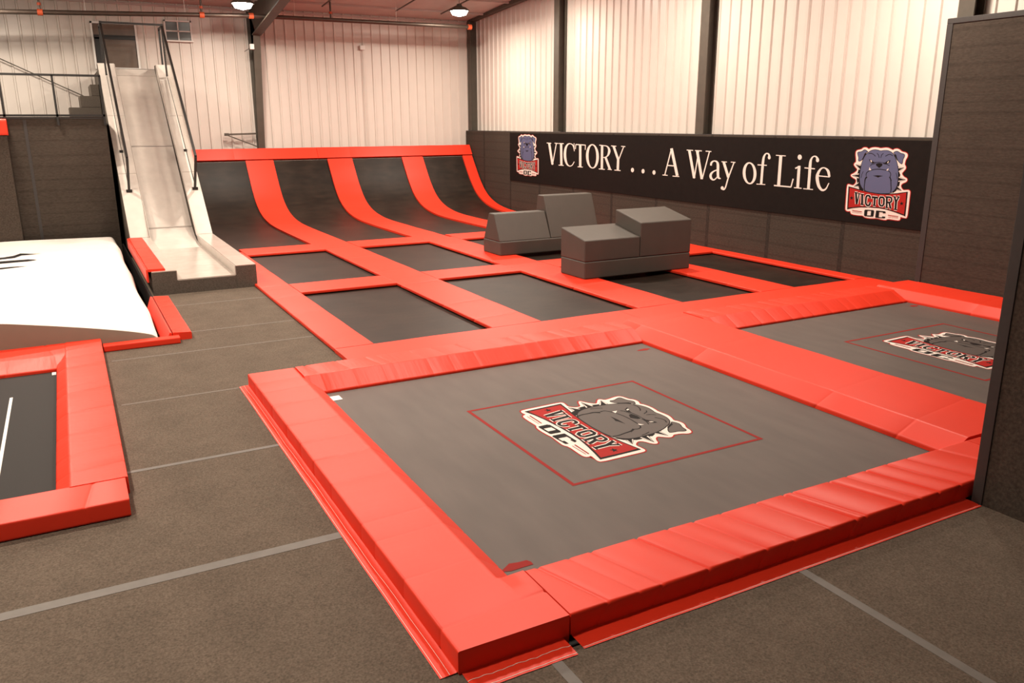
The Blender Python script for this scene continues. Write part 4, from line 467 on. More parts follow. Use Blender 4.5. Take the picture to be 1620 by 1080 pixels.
'10.881,1.757 10.584,1.751 10.584,1.77 10.881,1.777;10.567,1.766 10.572,1.786 10.623,1.778 10.616,1.758;10.572,1.786 10.58,1.815 10.633,1.805 10.623,1.778;10.58,1.815 10.59,1.848 10.645,1.833 10.633,1.805;10.59,1.848 10.607,1.876 10.656,1.854 10.645,1.833;10.607,1.876 10.631,1.897 10.668,1.869 10.656,1.854;10.631,1.897 10.658,1.911 10.683,1.885 10.668,1.869;10.658,1.911 10.686,1.921 10.701,1.898 10.683,1.885;10.686,1.921 10.712,1.927 10.719,1.906 10.701,1.898;10.712,1.927 10.737,1.93 10.736,1.908 10.719,1.906;10.737,1.93 10.761,1.928 10.754,1.906 10.736,1.908;10.761,1.928 10.786,1.923 10.77,1.899 10.754,1.906;10.786,1.923 10.81,1.912 10.784,1.89 10.77,1.899;10.81,1.912 10.833,1.894 10.797,1.874 10.784,1.89;10.833,1.894 10.854,1.872 10.81,1.853 10.797,1.874;10.854,1.872 10.873,1.847 10.821,1.829 10.81,1.853;10.873,1.847 10.887,1.822 10.829,1.806 10.821,1.829;10.887,1.822 10.898,1.797 10.833,1.786 10.829,1.806;10.898,1.797 10.905,1.772 10.835,1.766 10.833,1.786;10.905,1.772 10.907,1.744 10.834,1.745 10.835,1.766;10.907,1.744 10.904,1.713 10.83,1.721 10.834,1.745;10.904,1.713 10.895,1.678 10.822,1.69 10.83,1.721;10.895,1.678 10.881,1.638 10.81,1.654 10.822,1.69;10.881,1.638 10.863,1.6 10.796,1.62 10.81,1.654;10.863,1.6 10.843,1.567 10.782,1.592 10.796,1.62;10.843,1.567 10.819,1.541 10.767,1.571 10.782,1.592;10.819,1.541 10.793,1.519 10.75,1.553 10.767,1.571;10.793,1.519 10.764,1.503 10.734,1.539 10.75,1.553;10.764,1.503 10.734,1.493 10.72,1.532 10.734,1.539;10.734,1.493 10.704,1.493 10.708,1.529 10.72,1.532;10.704,1.493 10.676,1.5 10.693,1.531 10.708,1.529;10.676,1.5 10.652,1.514 10.675,1.537 10.693,1.531;10.652,1.514 10.631,1.532 10.658,1.548 10.675,1.537;10.631,1.532 10.614,1.559 10.64,1.569 10.658,1.548;10.614,1.559 10.599,1.593 10.623,1.6 10.64,1.569;10.599,1.593 10.587,1.625 10.608,1.631 10.623,1.6;10.587,1.625 10.578,1.647 10.597,1.652 10.608,1.631',
]

# ------------------------------------------------------------------ the room shell
XR, YB, XL, YF = 12.80, 26.40, -9.0, -6.0        # right metal wall, back metal wall, left wall, front wall
def ceil_z(y):
    return 6.05+0.083*(YB-y) if y > 9.0 else 6.05+0.083*(YB-9.0)-0.083*(9.0-y)

floor = struct(box('floor', XL, XR, YF, YB, -0.45, -0.30, CONCRETE))
def floor_piece(name, x0, x1, y0, y1, z0, z1, m):
    return box(name, x0, x1, y0, y1, z0, z1, m, floor)
G = 0.0008
SEAMS = [3.2, 5.02, 6.87, 8.70, 10.49, 11.12]
for i in range(len(SEAMS)-1):
    floor_piece('carpet_strip', XL, 1.80 if i < 3 else 2.66, SEAMS[i]+G, SEAMS[i+1]-G, -0.30, 0.0, CARPET)
for a, b in ((11.12, 11.53), (11.53, 13.38), (13.38, 18.9)):
    floor_piece('carpet_strip', 0.97, 2.66, a+G, b-G, -0.30, 0.0, CARPET)
xs = [XL, -7.2, -5.37, -3.54, -1.71, 0.12, 1.95, 3.79, 5.62, 7.45, 9.28, 11.11, XR]
for i in range(len(xs)-1):
    floor_piece('carpet_strip', xs[i]+G, xs[i+1]-G, YF, 3.2-G, -0.30, 0.0, CARPET)
floor_piece('seam_tape', -9, 1.45, 4.975, 5.065, 0.0, 0.002, TAPE)
floor_piece('seam_tape', -9, 1.45, 6.845, 6.895, 0.0, 0.002, TAPE)
for y in (8.70, 10.49, 11.53, 13.38):
    floor_piece('seam_tape', 0.2 if y < 11 else 1.2, 2.0 if y < 8.9 else 2.64, y-0.02, y+0.02, 0.0, 0.0015, TAPE2)
for x in (1.95, 3.79):
    floor_piece('seam_tape', x-0.032, x+0.032, -3, 3.2, 0.0, 0.002, TAPE)

# ceiling: two slopes with purlins
bm = bmesh.new()
prism_bm(bm, [(YF, ceil_z(YF)), (9.0, ceil_z(9.0)), (YB, ceil_z(YB)), (YB, ceil_z(YB)+0.1), (9.0, ceil_z(9.0)+0.1), (YF, ceil_z(YF)+0.1)], 'x', XL, XR)
ceiling = struct(link('ceiling', finish(bm, 'ceiling', CEIL, smooth=False)))
for k in range(17):
    y = YB-1.3-1.75*k
    if y < YF+0.3:
        break
    box('purlin', XL+0.02, XR-0.02, y-0.03, y+0.03, ceil_z(y)-0.06, ceil_z(y)+0.02, CEIL, ceiling)

# ribbed metal wall panels: one 0.914 m sheet = three ribs
RIB = [(0.0, 0.0), (0.016, 0.036), (0.052, 0.036), (0.068, 0.0)]
def rib_profile(n):
    out = []
    for i in range(n):
        out += [(s+0.3048*i, d) for s, d in RIB]
    out.append((0.3048*n, 0.0))
    return out
def rib_panel(parent, axis, start, fixed, z0, ztop, sgn):
    pr = rib_profile(3)
    verts, faces = [], []
    for s, d in pr:
        w = start+s
        zt = ztop(w)
        base = (fixed+sgn*d, w) if axis == 'y' else (w, fixed+sgn*d)
        verts.append((base[0], base[1], z0))
        verts.append((base[0], base[1], zt))
    for i in range(len(pr)-1):
        faces.append((2*i, 2*i+2, 2*i+3, 2*i+1))
    me = bpy.data.meshes.new('metal_panel')
    me.from_pydata(verts, [], faces)
    me.materials.append(WHITEMETAL)
    return link('metal_panel', me, parent)
wall_back = struct(box('wall_back', XL, XR+0.1, YB+0.01, YB+0.1, -0.3, ceil_z(YB), WHITEMETAL))
wall_right = struct(box('wall_right', XR+0.01, XR+0.1, YF, YB, -0.3, 6.2, WHITEMETAL))
wall_left = struct(box('wall_left', XL-0.1, XL, YF, YB, -0.3, 6.2, WHITEMETAL))
wall_front = struct(box('wall_front', XL, XR+0.1, YF-0.1, YF, -0.3, 6.2, WHITEMETAL))
def unparent_loc(o, p):
    o.location = Vector(o.location)-parent_loc(p)
for k in range(16):
    o = rib_panel(wall_back, 'x', XR-0.9144*(k+1), YB, 0.0, lambda w: ceil_z(YB)+0.02, -1)
    unparent_loc(o, wall_back)
for k in range(24):
    o = rib_panel(wall_right, 'y', YB-0.9144*(k+1), XR, 0.0, lambda w: ceil_z(w)+0.02, -1)
    unparent_loc(o, wall_right)
# base angle strip along the eave
box('eave_trim', XL, XR, YB-0.05, YB, ceil_z(YB)-0.10, ceil_z(YB)-0.04, CEIL, wall_back)

# lower right wall: carpeted pads 1.83 m wide, then a taller carpeted wall nearer the camera
WS = [26.3, 24.88, 23.04, 21.21, 19.35, 17.50, 15.66, 13.82, 12.02, 10.20, 8.60]
for i in range(len(WS)-1):
    box('carpet_panel', 12.40, 12.74, WS[i+1]+0.004, WS[i]-0.004, 0.0, 2.47, WALLCARPET, wall_right, bevel=0.008)
    if i:
        box('seam_band', 12.3975, 12.402, WS[i]-0.045, WS[i]+0.045, 0.02, 2.46, SEAMBAND, wall_right)
box('top_cap', 12.405, 12.76, 8.60, 26.3, 2.47, 2.485, TRIMDARK, wall_right)
box('panel_backing', 12.46, 12.70, 8.60, 26.3, 0.0, 2.46, TRIMDARK, wall_right)
wt = struct(box('wall_right_tall', 12.36, 12.74, 2.0, 8.585, -0.3, 4.24, WALLCARPET))
box('top_trim', 12.345, 12.75, 2.0, 8.60, 4.20, 4.28, TRIMDARK, wt, bevel=0.006)
box('corner_trim', 12.345, 12.45, 8.50, 8.60, 0.0, 4.20, TRIMDARK, wt, bevel=0.006)
wp = struct(box('wall_partition', 5.66, 5.82, -2.0, 3.23, 0.0, 2.47, PARTCARPET))
box('corner_trim', 5.648, 5.69, 3.165, 3.245, 0.0, 2.47, TRIMDARK, wp, bevel=0.005)
box('end_trim', 5.69, 5.83, 3.225, 3.245, 0.0, 2.47, TRIMDARK, wp, bevel=0.005)
box('top_trim', 5.645, 5.835, -2.0, 3.25, 2.44, 2.50, TRIMDARK, wp, bevel=0.005)

# windows on the back wall
def window(name, x0, x1, z0, z1, cols, rows, fw, sill, glass):
    w = struct(empty(name, ((x0+x1)/2, YB-0.06, z0)))
    y0, y1 = YB-0.10, YB-0.03
    box('pane_back', x0+fw, x1-fw, YB-0.045, YB-0.036, z0+fw, z1-fw, INK, w)
    for i in range(cols):
        for j in range(rows):
            a = x0+fw+(x1-x0-2*fw)*i/cols; b = x0+fw+(x1-x0-2*fw)*(i+1)/cols
            c = z0+fw+(z1-z0-2*fw)*j/rows; d = z0+fw+(z1-z0-2*fw)*(j+1)/rows
            box('pane', a+0.006, b-0.006, YB-0.062, YB-0.052, c+0.006, d-0.006, glass, w)
    for i in range(1, cols):
        a = x0+fw+(x1-x0-2*fw)*i/cols
        box('mullion', a-0.016, a+0.016, YB-0.075, YB-0.05, z0+fw, z1-fw, WHITE, w)
    for j in range(1, rows):
        c = z0+fw+(z1-z0-2*fw)*j/rows
        box('glazing_bar', x0+fw, x1-fw, YB-0.075, YB-0.05, c-0.016, c+0.016, WHITE, w)
    box('frame_side', x0, x0+fw, y0, y1, z0, z1, WHITE, w)
    box('frame_side', x1-fw, x1, y0, y1, z0, z1, WHITE, w)
    box('frame_head', x0, x1, y0, y1, z1-fw, z1, WHITE, w)
    box('window_sill', x0-sill, x1+sill, y0-0.04, y1, z0, z0+fw, WHITE, w)
    return w
w1 = window('window_1', 1.10, 2.26, 4.22, 5.47, 1, 1, 0.05, 0.0, GLASSR)
box('dark_crossbar', 1.15, 2.21, YB-0.085, YB-0.055, 5.02, 5.13, BLACKMETAL, w1)  # dark bar across the upper part of the pane
box('side_post', 1.17, 1.32, YB-0.085, YB-0.055, 4.32, 5.06, BLACKMETAL, w1)
w2 = window('window_2', 2.99, 3.73, 5.02, 5.60, 2, 2, 0.04, 0.02, GLASS)

# ------------------------------------------------------------------ steel frame of the building
def column_right(y, label):
    t = tag(empty('steel_column', (12.6, y, 0)), label, 'column', 'steel columns along the right wall')
    box('inner_flange', 12.50, 12.525, y-0.13, y+0.13, 2.49, ceil_z(y)-0.2, STEEL, t)
    box('web', 12.525, 12.74, y-0.012, y+0.012, 2.49, ceil_z(y)-0.2, STEEL, t)
    box('outer_flange', 12.74, 12.765, y-0.13, y+0.13, 2.49, ceil_z(y)-0.2, STEEL, t)
    return t
column_right(20.5, 'dark steel wall column above the first letters of the banner')
column_right(14.38, 'dark steel wall column above the word Way on the banner')
column_right(8.42, 'dark steel wall column just behind the tall carpeted wall')
t = tag(empty('steel_column', (12.6, 26.1, 0)), 'dark steel column in the far corner where white walls meet', 'column', 'steel columns along the right wall')
box('inner_flange', 12.46, 12.485, 25.96, 26.2, 2.49, 6.0, STEEL, t)
box('web', 12.485, 12.74, 26.06, 26.09, 2.49, 6.0, STEEL, t)
bm = bmesh.new()
prism_bm(bm, [(26.3, 5.99), (26.3, ceil_z(26.3)-0.01), (9, ceil_z(9)-0.01), (9, 7.15)], 'x', 12.52, 12.70)
tag(link('steel_rafter', finish(bm, 'steel_rafter', STEEL, smooth=False)), 'dark sloping roof rafter along the top of the right wall', 'beam')
t = tag(empty('rigid_frame', (5.4, 26.0, 0)), 'dark tapered steel frame column and rafter on the back wall', 'column')
prism('column_web', [(26.34, 0.0), (26.26, 0.0), (26.13, 2.2), (25.6, 5.25), (26.34, 5.95)], 'x', 5.39, 5.41, STEEL, t)
prism('column_inner_flange', [(26.26, 0.0), (26.13, 2.2), (25.6, 5.25), (25.57, 5.25), (26.10, 2.2), (26.23, 0.0)], 'x', 5.30, 5.50, STEEL, t)
prism('column_outer_flange', [(26.34, 0.0), (26.36, 0.0), (26.36, 5.95), (26.34, 5.95)], 'x', 5.30, 5.50, STEEL, t)
prism('rafter_web', [(26.34, 5.0), (25.6, 5.25), (21.7, 5.80), (9.0, 7.05), (9.0, ceil_z(9.0)-0.01), (26.34, ceil_z(26.34)-0.01)], 'x', 5.39, 5.41, STEEL, t)
prism('rafter_flange', [(25.6, 5.25), (21.7, 5.80), (9.0, 7.05), (9.0, 7.02), (21.7, 5.77), (25.6, 5.22)], 'x', 5.27, 5.53, STEEL, t)
t = tag(empty('wall_bracket', (4.9, 26.0, 2.0)), 'thin steel triangular bracket on the back column above the ramp', 'bracket')
bar('arm', (4.40, 26.15, 2.43), (5.29, 26.2, 2.45), 0.05, STEEL, t)
bar('brace', (4.44, 26.15, 2.40), (5.29, 26.2, 2.06), 0.03, STEEL, t)
box('tip_plate', 4.34, 4.46, 26.1, 26.2, 2.39, 2.47, STEEL, t)
t = tag(empty('emergency_light', (5.24, 25.6, 4.9)), 'small white box fitted to the back column below the pipe', 'light fitting')
box('housing', 5.18, 5.30, 25.55, 25.67, 4.83, 4.98, WHITE, t, bevel=0.01)
tube('bracket_arm', (5.18, 25.62, 4.86), (5.05, 25.75, 4.78), 0.008, BLACKMETAL, t)
t = tag(empty('wall_conduit', (9.0, 26.3, 2.0)), 'thin white conduit with junction box on the back wall', 'conduit')
box('junction_box', 8.74, 8.90, 26.28, 26.36, 5.00, 5.13, WHITE, t, bevel=0.008)
tube('conduit', (8.83, 26.33, 5.0), (8.83, 26.33, 0.2), 0.014, WHITEMETAL, t)
t = tag(empty('cross_brace_rod', (0, 26.1, 3.0)), 'thin diagonal brace rod crossing the back wall above the stairs', 'brace')
tube('rod', (-4.0, 26.2, 6.7-0.85), (1.2, 26.2, 3.25), 0.014, STEEL, t)
tube('end_nut', (-4.0, 26.2, 5.85), (-3.9, 26.2, 5.78), 0.03, STEEL, t)

# sprinkler main with drops and branch lines
t = tag(empty('sprinkler_pipe', (4, 24.2, 5.5)), 'dark horizontal sprinkler main running below the ceiling', 'pipe')
def pz(x):
    return 5.585+(x-5.0)*0.004 if x > 5 else 5.585-(5.0-x)*0.037
tube('main_pipe', (-9, 24.2, pz(-9)), (5.0, 24.2, pz(5.0)), 0.058, PIPE, t, 14)
tube('main_pipe', (5.0, 24.2, pz(5.0)), (11.62, 24.2, pz(11.62)), 0.058, PIPE, t, 14)
for x in (-0.05, 3.72, 5.0, 11.6):
    tube('coupling', (x-0.06, 24.2, pz(x)), (x+0.06, 24.2, pz(x)), 0.078, COUPLING, t, 14)
for x in (-0.05, 3.72, 7.22):
    tube('drop_pipe', (x, 24.2, pz(x)), (x, 24.2, ceil_z(24.2)-0.15), 0.026, PIPE, t)
    tube('drop_coupling', (x, 24.2, pz(x)+0.16), (x, 24.2, pz(x)+0.22), 0.045, COUPLING, t)
for x in (7.22, 9.5, 11.0):
    tube('branch_pipe', (x, 25.0, ceil_z(25.0)-0.12), (x, 12.0, ceil_z(12.0)-0.12), 0.022, PIPE, t)
for x in (0.95, 3.3, 6.2, 9.2):
    tube('hanger_rod', (x, 24.2, pz(x)+0.05), (x, 24.2, ceil_z(24.2)-0.05), 0.006, WHITE, t, 6)

# high-bay lamps, a regular grid over the hall
LAMPME = {}
def lamp(x, y, z, label, dim=1.0):
    t = tag(empty('high_bay_lamp', (x, y, z)), label, 'lamp', 'round high bay lamps under the roof')
    if not LAMPME:
        bm = bmesh.new()
        prev = None
        for (r, h) in ((0.0, 0.20), (0.07, 0.20), (0.09, 0.13), (0.20, 0.10), (0.29, 0.03), (0.30, 0.0), (0.27, 0.0), (0.26, 0.015)):
            ring = [bm.verts.new((r*math.cos(2*math.pi*k/24), r*math.sin(2*math.pi*k/24), h)) for k in range(24)] if r > 0 else None
            if prev and ring:
                for k in range(24):
                    bm.faces.new((prev[k], prev[(k+1) % 24], ring[(k+1) % 24], ring[k]))
            elif ring:
                bm.faces.new(ring)
            prev = ring
        LAMPME['h'] = finish(bm, 'housing', STEEL)
        bm = bmesh.new()
        ring = [bm.verts.new((0.262*math.cos(2*math.pi*k/24), 0.262*math.sin(2*math.pi*k/24), 0.012)) for k in range(24)]
        c = bm.verts.new((0, 0, -0.15))
        mid = [bm.verts.new((0.20*math.cos(2*math.pi*k/24), 0.20*math.sin(2*math.pi*k/24), -0.10)) for k in range(24)]
        for k in range(24):
            bm.faces.new((ring[k], ring[(k+1) % 24], mid[(k+1) % 24], mid[k]))
            bm.faces.new((mid[k], mid[(k+1) % 24], c))
        LAMPME['l'] = finish(bm, 'lens', LENS)
    link('housing', LAMPME['h'], t)
    link('lens', LAMPME['l'], t)
    tube('hanging_rod', (x, y, z+0.2), (x, y, ceil_z(y)-0.01), 0.008, BLACKMETAL, t, 6)
    ld = bpy.data.lights.new('lamp_light', 'AREA')
    ld.shape = 'DISK'
    ld.size = 0.5
    ld.energy = LAMP_POWER*dim
    ld.color = LAMP_COLOR
    lo = bpy.data.objects.new('lamp_light', ld)
    COL.objects.link(lo)
    lo.parent = t
    lo.location = (0, 0, -0.16)
    return t
lamp(4.62, 23.3, 5.76, 'glowing round lamp in front of the back column', 0.7)
lamp(10.75, 23.1, 5.90, 'glowing round lamp near the far right corner', 0.7)
for x in (-1.4, 4.6, 10.5):
    for y in (23.2, 19.6, 14.2, 8.8, 4.2):
        if (y > 20 and x > 0) or (y < 5 and x > 4):
            continue
        lamp(x, y, 5.76 if y > 20 else 6.4, 'round lamp hanging outside the picture above the hall', 0.7 if y > 20 else 1.0)

# ------------------------------------------------------------------ printed emblem and lettering
def emblem(parent, origin, U, V, N, su, sv, face, eps=0.0005):
    U, V, N = Vector(U)*su, Vector(V)*sv, Vector(N)
    def layer(k):
        return lambda u, v: tuple(U*u+V*v+N*eps*k)
    e = link('bulldog_emblem', flat_mesh('bulldog_emblem', polys_from(EMBLEM['outline']), layer(1), REDINK, N), parent, Vector(origin)-parent_loc(parent))
    e['label'] = 'bulldog head above a red VICTORY ribbon and OC'
    for k, (nm, m) in enumerate((('backing', CREAM), ('collar', INK), ('spikes', CREAM), ('head_outline', INK), ('head', face), ('linework', INK), ('teeth_and_eyes', CREAM), ('ribbon_edge', INK), ('ribbon', REDINK), ('lettering_outline', CREAM), ('lettering', INK), ('dashes', REDINK))):
        q = link(nm, flat_mesh(nm, polys_from(EMBLEM[nm]), layer(2+k), m, N), e)
        if nm in ('collar', 'spikes', 'linework', 'teeth_and_eyes', 'lettering_outline', 'dashes'):
            q['kind'] = 'stuff'
    return e

banner = tag(box('banner', 12.379, 12.3965, 8.56, 23.03, 0.985, 2.44, BANNER, bevel=0.003), 'long black banner with white slogan and bulldog emblems on the right wall', 'banner')
BO = parent_loc(banner)
for s in LETTERS:
    P = polys_from(s)
    ys = [q[0] for p in P for q in p]; zs = [q[1] for p in P for q in p]
    cy, cz = (min(ys)+max(ys))/2, min(zs)
    link('letter', flat_mesh('letter', P, lambda u, v: (0, u-cy, v-cz), CREAM, (-1, 0, 0)), banner, Vector((12.3755, cy, cz))-BO)
emblem(banner, (12.377, 9.50, 1.69), (0, -1, 0), (0, 0, 1), (-1, 0, 0), 1, 1, BLUEGREY)
emblem(banner, (12.377, 21.87, 1.775), (0, -1, 0), (0, 0, 1), (-1, 0, 0), 1.06, 1, BLUEGREY)

# ------------------------------------------------------------------ court of trampolines
X0 = 2.657
CX = [(3.17, 4.855), (5.636, 7.34), (8.175, 9.827), (10.591, 12.071)]
YN, M1, M2, F1, F2 = 9.564, 13.24, 14.057, 17.728, 18.668
ZP = 0.05
def flat_prof(a, b, z0=0.0, z1=ZP):
    return [(a, z0), (b, z0), (b, z1), (a, z1)]
colname = ['the slide', 'second from the slide', 'third from the slide', 'beside the banner wall']
cn = ['first column by the slide', 'second column', 'third column', 'last column by the banner wall']
frame = tag(empty('court_frame', (7.4, 13.0, -0.30)), 'black steel frame under the red court pads', 'frame')
for (a, b) in ((X0+0.08, 3.09), (4.94, 5.55), (7.42, 8.09), (9.91, 10.51), (12.15, 12.36)):
    box('frame_rail', a, b, 8.9, 18.6, -0.30, -0.005, INK, frame)
for (a, b) in ((8.92, 9.48), (13.32, 13.98), (17.81, 18.59)):
    for (c, d) in ((3.09, 4.94), (5.55, 7.42), (8.09, 9.91), (10.51, 12.15)):
        box('frame_rail', c+0.001, d-0.001, a, b, -0.30, -0.005, INK, frame)
GPAD = 'flat red pads of the trampoline court'
names_l = ['at the left edge of the court beside the grey carpet', 'between the first and second court trampolines', 'between the second and third court trampolines', 'between the third and fourth court trampolines', 'along the foot of the banner wall']
LX = [(X0, 3.17), (4.855, 5.636), (7.34, 8.175), (9.827, 10.591), (12.071, 12.40)]
for i, (a, b) in enumerate(LX):
    tag(pad('frame_pad', 'y', YN+0.002, 13.648, flat_prof(a, b), REDS, wave=0.002, creases=3, depth=0.004), 'red pad strip %s, near half' % names_l[i], 'pad', GPAD)
    tag(pad('frame_pad', 'y', 13.652, 18.2, flat_prof(a, b), REDS, wave=0.002, creases=3, depth=0.004), 'red pad strip %s, far half' % names_l[i], 'pad', GPAD)
tag(pad('frame_pad', 'x', X0, 6.95, flat_prof(8.86, YN-0.002), REDS, wave=0.002), 'red cross pad along the near edge of the court, left piece', 'pad', GPAD)
tag(pad('frame_pad', 'x', 6.955, 12.40, flat_prof(8.86, YN-0.002), REDS, wave=0.002), 'red cross pad along the near edge of the court, right piece', 'pad', GPAD)
for i, (a, b) in enumerate(CX):
    tag(pad('frame_pad', 'x', a+0.002, b-0.002, flat_prof(M1, M2), REDS, wave=0.0), 'red cross pad between near and far trampolines, %s' % cn[i], 'pad', GPAD)
    tag(pad('frame_pad', 'x', a+0.002, b-0.002, flat_prof(F1, F2), REDS, wave=0.0), 'red cross pad at the foot of the curved ramp, %s' % cn[i], 'pad', GPAD)
def bed_mesh(name, x0, x1, y0, y1, sag, m):
    nx, ny = 12, 16
    verts, faces = [], []
    for j in range(ny+1):
        for i in range(nx+1):
            u, v = i/nx, j/ny
            verts.append(((u-0.5)*(x1-x0), (v-0.5)*(y1-y0), -sag*16*u*(1-u)*v*(1-v)))
    for j in range(ny):
        for i in range(nx):
            a = j*(nx+1)+i
            faces.append((a, a+1, a+nx+2, a+nx+1))
    me = bpy.data.meshes.new(name)
    me.from_pydata(verts, [], faces)
    me.materials.append(m)
    for p in me.polygons:
        p.use_smooth = True
    return me
for i, (a, b) in enumerate(CX):
    for (c, d, nm) in ((YN, M1, 'near'), (M2, F1, 'far')):
        o = link('trampoline_bed', bed_mesh('trampoline_bed', a-0.07, b+0.07, c-0.07, d+0.07, 0.02, BED), None, ((a+b)/2, (c+d)/2, -0.015))
        tag(o, 'black court trampoline bed in the %s row, %s' % (nm, cn[i]), 'trampoline', 'black court trampolines')

# ------------------------------------------------------------------ curved wall ramp
PATH0 = [(18.2, 0.05), (19.5, 0.045), (21.0, 0.04), (22.2, 0.045), (23.0, 0.075), (23.7, 0.16), (24.25, 0.31), (24.7, 0.54), (25.1, 0.90), (25.45, 1.33), (25.71, 1.67)]
def catmull(P, n=5):
    out = []
    for i in range(len(P)-1):
        p0 = P[max(i-1, 0)]; p1 = P[i]; p2 = P[i+1]; p3 = P[min(i+2, len(P)-1)]
        for k in range(n):
            t = k/n
            out.append(tuple(0.5*((2*p1[j])+(-p0[j]+p2[j])*t+(2*p0[j]-5*p1[j]+4*p2[j]-p3[j])*t*t+(-p0[j]+3*p1[j]-3*p2[j]+p3[j])*t**3) for j in (0, 1)))
    out.append(P[-1])
    return out
PATH = catmull(PATH0)
def ramp_sheet(name, x0, x1, top, bot, m, start=0, ruffle=0.0):
    bm = bmesh.new()
    P = PATH[start:]
    rows = []
    for i, (y, z) in enumerate(P):
        a = P[max(i-1, 0)]; b = P[min(i+1, len(P)-1)]
        ty, tz = b[0]-a[0], b[1]-a[1]
        l = math.hypot(ty, tz)
        ny, nz = -tz/l, ty/l
        rf = ruffle*random.uniform(-1, 1) if 2 < i < len(P)-2 else 0
        q = []
        for (x, o) in ((x0, bot), (x1, bot), (x1, top+rf*0.5), ((x0+x1)/2, top+rf), (x0, top-rf*0.5)):
            q.append(bm.verts.new((x-(x0+x1)/2, y+ny*o-22, z+nz*o)))
        rows.append(q)
    for i in range(len(rows)-1):
        for k in range(5):
            bm.faces.new((rows[i][k], rows[i][(k+1) % 5], rows[i+1][(k+1) % 5], rows[i+1][k]))
    bm.faces.new(rows[0][::-1])
    bm.faces.new(rows[-1])
    return link(name, finish(bm, name, m, sharp=35), None, ((x0+x1)/2, 22, 0))
RX = [(2.73, 2.97), (4.80, 5.62), (7.30, 8.10), (9.78, 10.52), (11.98, 12.34)]
rlab = ['red ramp pad strip running up beside the slide', 'red ramp pad strip rising between first and second ramp lanes', 'wrinkled red ramp pad strip rising between second and third ramp lanes', 'red ramp pad strip rising between third and fourth ramp lanes', 'red ramp pad strip curving up along the banner wall']
for i, (a, b) in enumerate(RX):
    tag(ramp_sheet('ramp_pad', a, b, 0.0, -0.05, REDS, ruffle=(0.006 if i == 2 else 0.003)), rlab[i], 'pad', 'red pads of the curved ramp')
llab = ['black curved ramp lane beside the slide', 'second black curved ramp lane from the slide', 'third black curved ramp lane from the slide', 'black curved ramp lane next to the banner wall']
for i in range(4):
    tag(ramp_sheet('ramp_lane', RX[i][1]-0.06, RX[i+1][0]+0.06, -0.052, -0.066, BED, start=2), llab[i], 'ramp', 'black lanes of the curved ramp')
TB = [(25.72, 1.70), (25.94, 2.02), (26.06, 1.96), (25.86, 1.64)]
tag(pad('ramp_top_pad', 'x', 2.73, 7.02, TB, REDS, wave=0.002, creases=3, depth=0.006, slant=0), 'long red pad capping the ramp top, left piece by the slide', 'pad', 'red top pads of the ramp')
tag(pad('ramp_top_pad', 'x', 7.03, 12.36, TB, REDS, wave=0.002, creases=3, depth=0.006, slant=0), 'long red pad capping the ramp top, right piece by the banner wall', 'pad', 'red top pads of the ramp')
rs = tag(empty('support_stand', (7.5, 25.9, 0)), 'black steel supports standing behind the curved ramp', 'frame')
for x in (2.85, 5.2, 7.7, 10.1, 12.2):
    bar('support_post', (x, 26.1, 0.0), (x, 25.98, 1.66), 0.08, BLACKMETAL, rs)

# ------------------------------------------------------------------ foam blocks on the court
FG = 'grey foam blocks on the court'
S1 = tag(box('foam_slab', 7.86, 10.25, 11.85, 12.66, 0.05, 0.36, FOAM, bevel=0.025, seg=3), 'long grey foam slab under the two slanted blocks', 'foam block', FG)
tag(prism('foam_block', [(11.85, 0.36), (12.66, 0.36), (12.66, 0.90), (11.85, 0.74)], 'x', 7.86, 9.062, FOAM, bevel=0.022, seg=3), 'low grey foam block with slanted top on the front slab', 'foam block', FG)
tag(prism('foam_block', [(11.85, 0.36), (12.66, 0.36), (12.66, 1.16), (11.85, 0.985)], 'x', 9.07, 10.25, FOAM, bevel=0.022, seg=3), 'tallest boxy grey foam block on the front slab', 'foam block', FG)
tag(box('foam_slab', 7.79, 10.3, 14.93, 15.73, 0.05, 0.34, FOAM, bevel=0.025, seg=3), 'long grey foam slab under the two wedge-shaped blocks at the back', 'foam block', FG)
tag(prism('foam_block', [(14.95, 0.34), (15.71, 0.34), (15.46, 0.90), (15.22, 0.90)], 'x', 7.79, 9.035, FOAM, bevel=0.022, seg=3), 'low grey trapezoid foam block at the back', 'foam block', FG)
tag(prism('foam_block', [(14.95, 0.34), (15.71, 0.34), (15.56, 1.22), (15.30, 1.22)], 'x', 9.045, 10.30, FOAM, bevel=0.022, seg=3), 'tall grey foam block with a leaning front face at the back', 'foam block', FG)

# ------------------------------------------------------------------ two big raised trampolines
ZB = 0.14
BG = 'thick red pads of the big raised trampolines'
# left side pad with its floor flap
pa = tag(pad('frame_pad', 'y', 3.285, 8.70, [(1.452, 0.0), (1.80, 0.0), (1.80, -0.05), (2.11, -0.05), (2.11, 0.02), (1.945, ZB), (1.452, ZB)], RED, creases=11, depth=0.006, slant=0.1, mod=lambda t, c, z: (c+0.015*(c > 1.9) if t < 0.512 else c, (ZB if z > 0.0 and c > 1.9 else z) if t < 0.512 else z), extra=(0.50, 0.53)), 'thick red pad along the left side of the nearest big trampoline', 'pad', BG)
pb = tag(pad('frame_pad', 'x', 2.135, 6.42, [(3.285, 0.005), (3.82, 0.005), (3.82, ZB-0.02), (3.80, ZB), (3.285, ZB)], RED, creases=17, depth=0.016, slant=-0.55), 'thick creased red pad along the near edge of the nearest big trampoline', 'pad', BG)
pc = tag(pad('frame_pad', 'x', 1.965, 6.30, [(8.715, -0.05), (8.10, -0.05), (8.10, 0.01), (8.33, ZB+0.005), (8.715, ZB+0.005)], REDW, creases=14, depth=0.010, slant=-0.3), 'wedge-shaped red pad at the far edge of the nearest big trampoline', 'pad', BG)
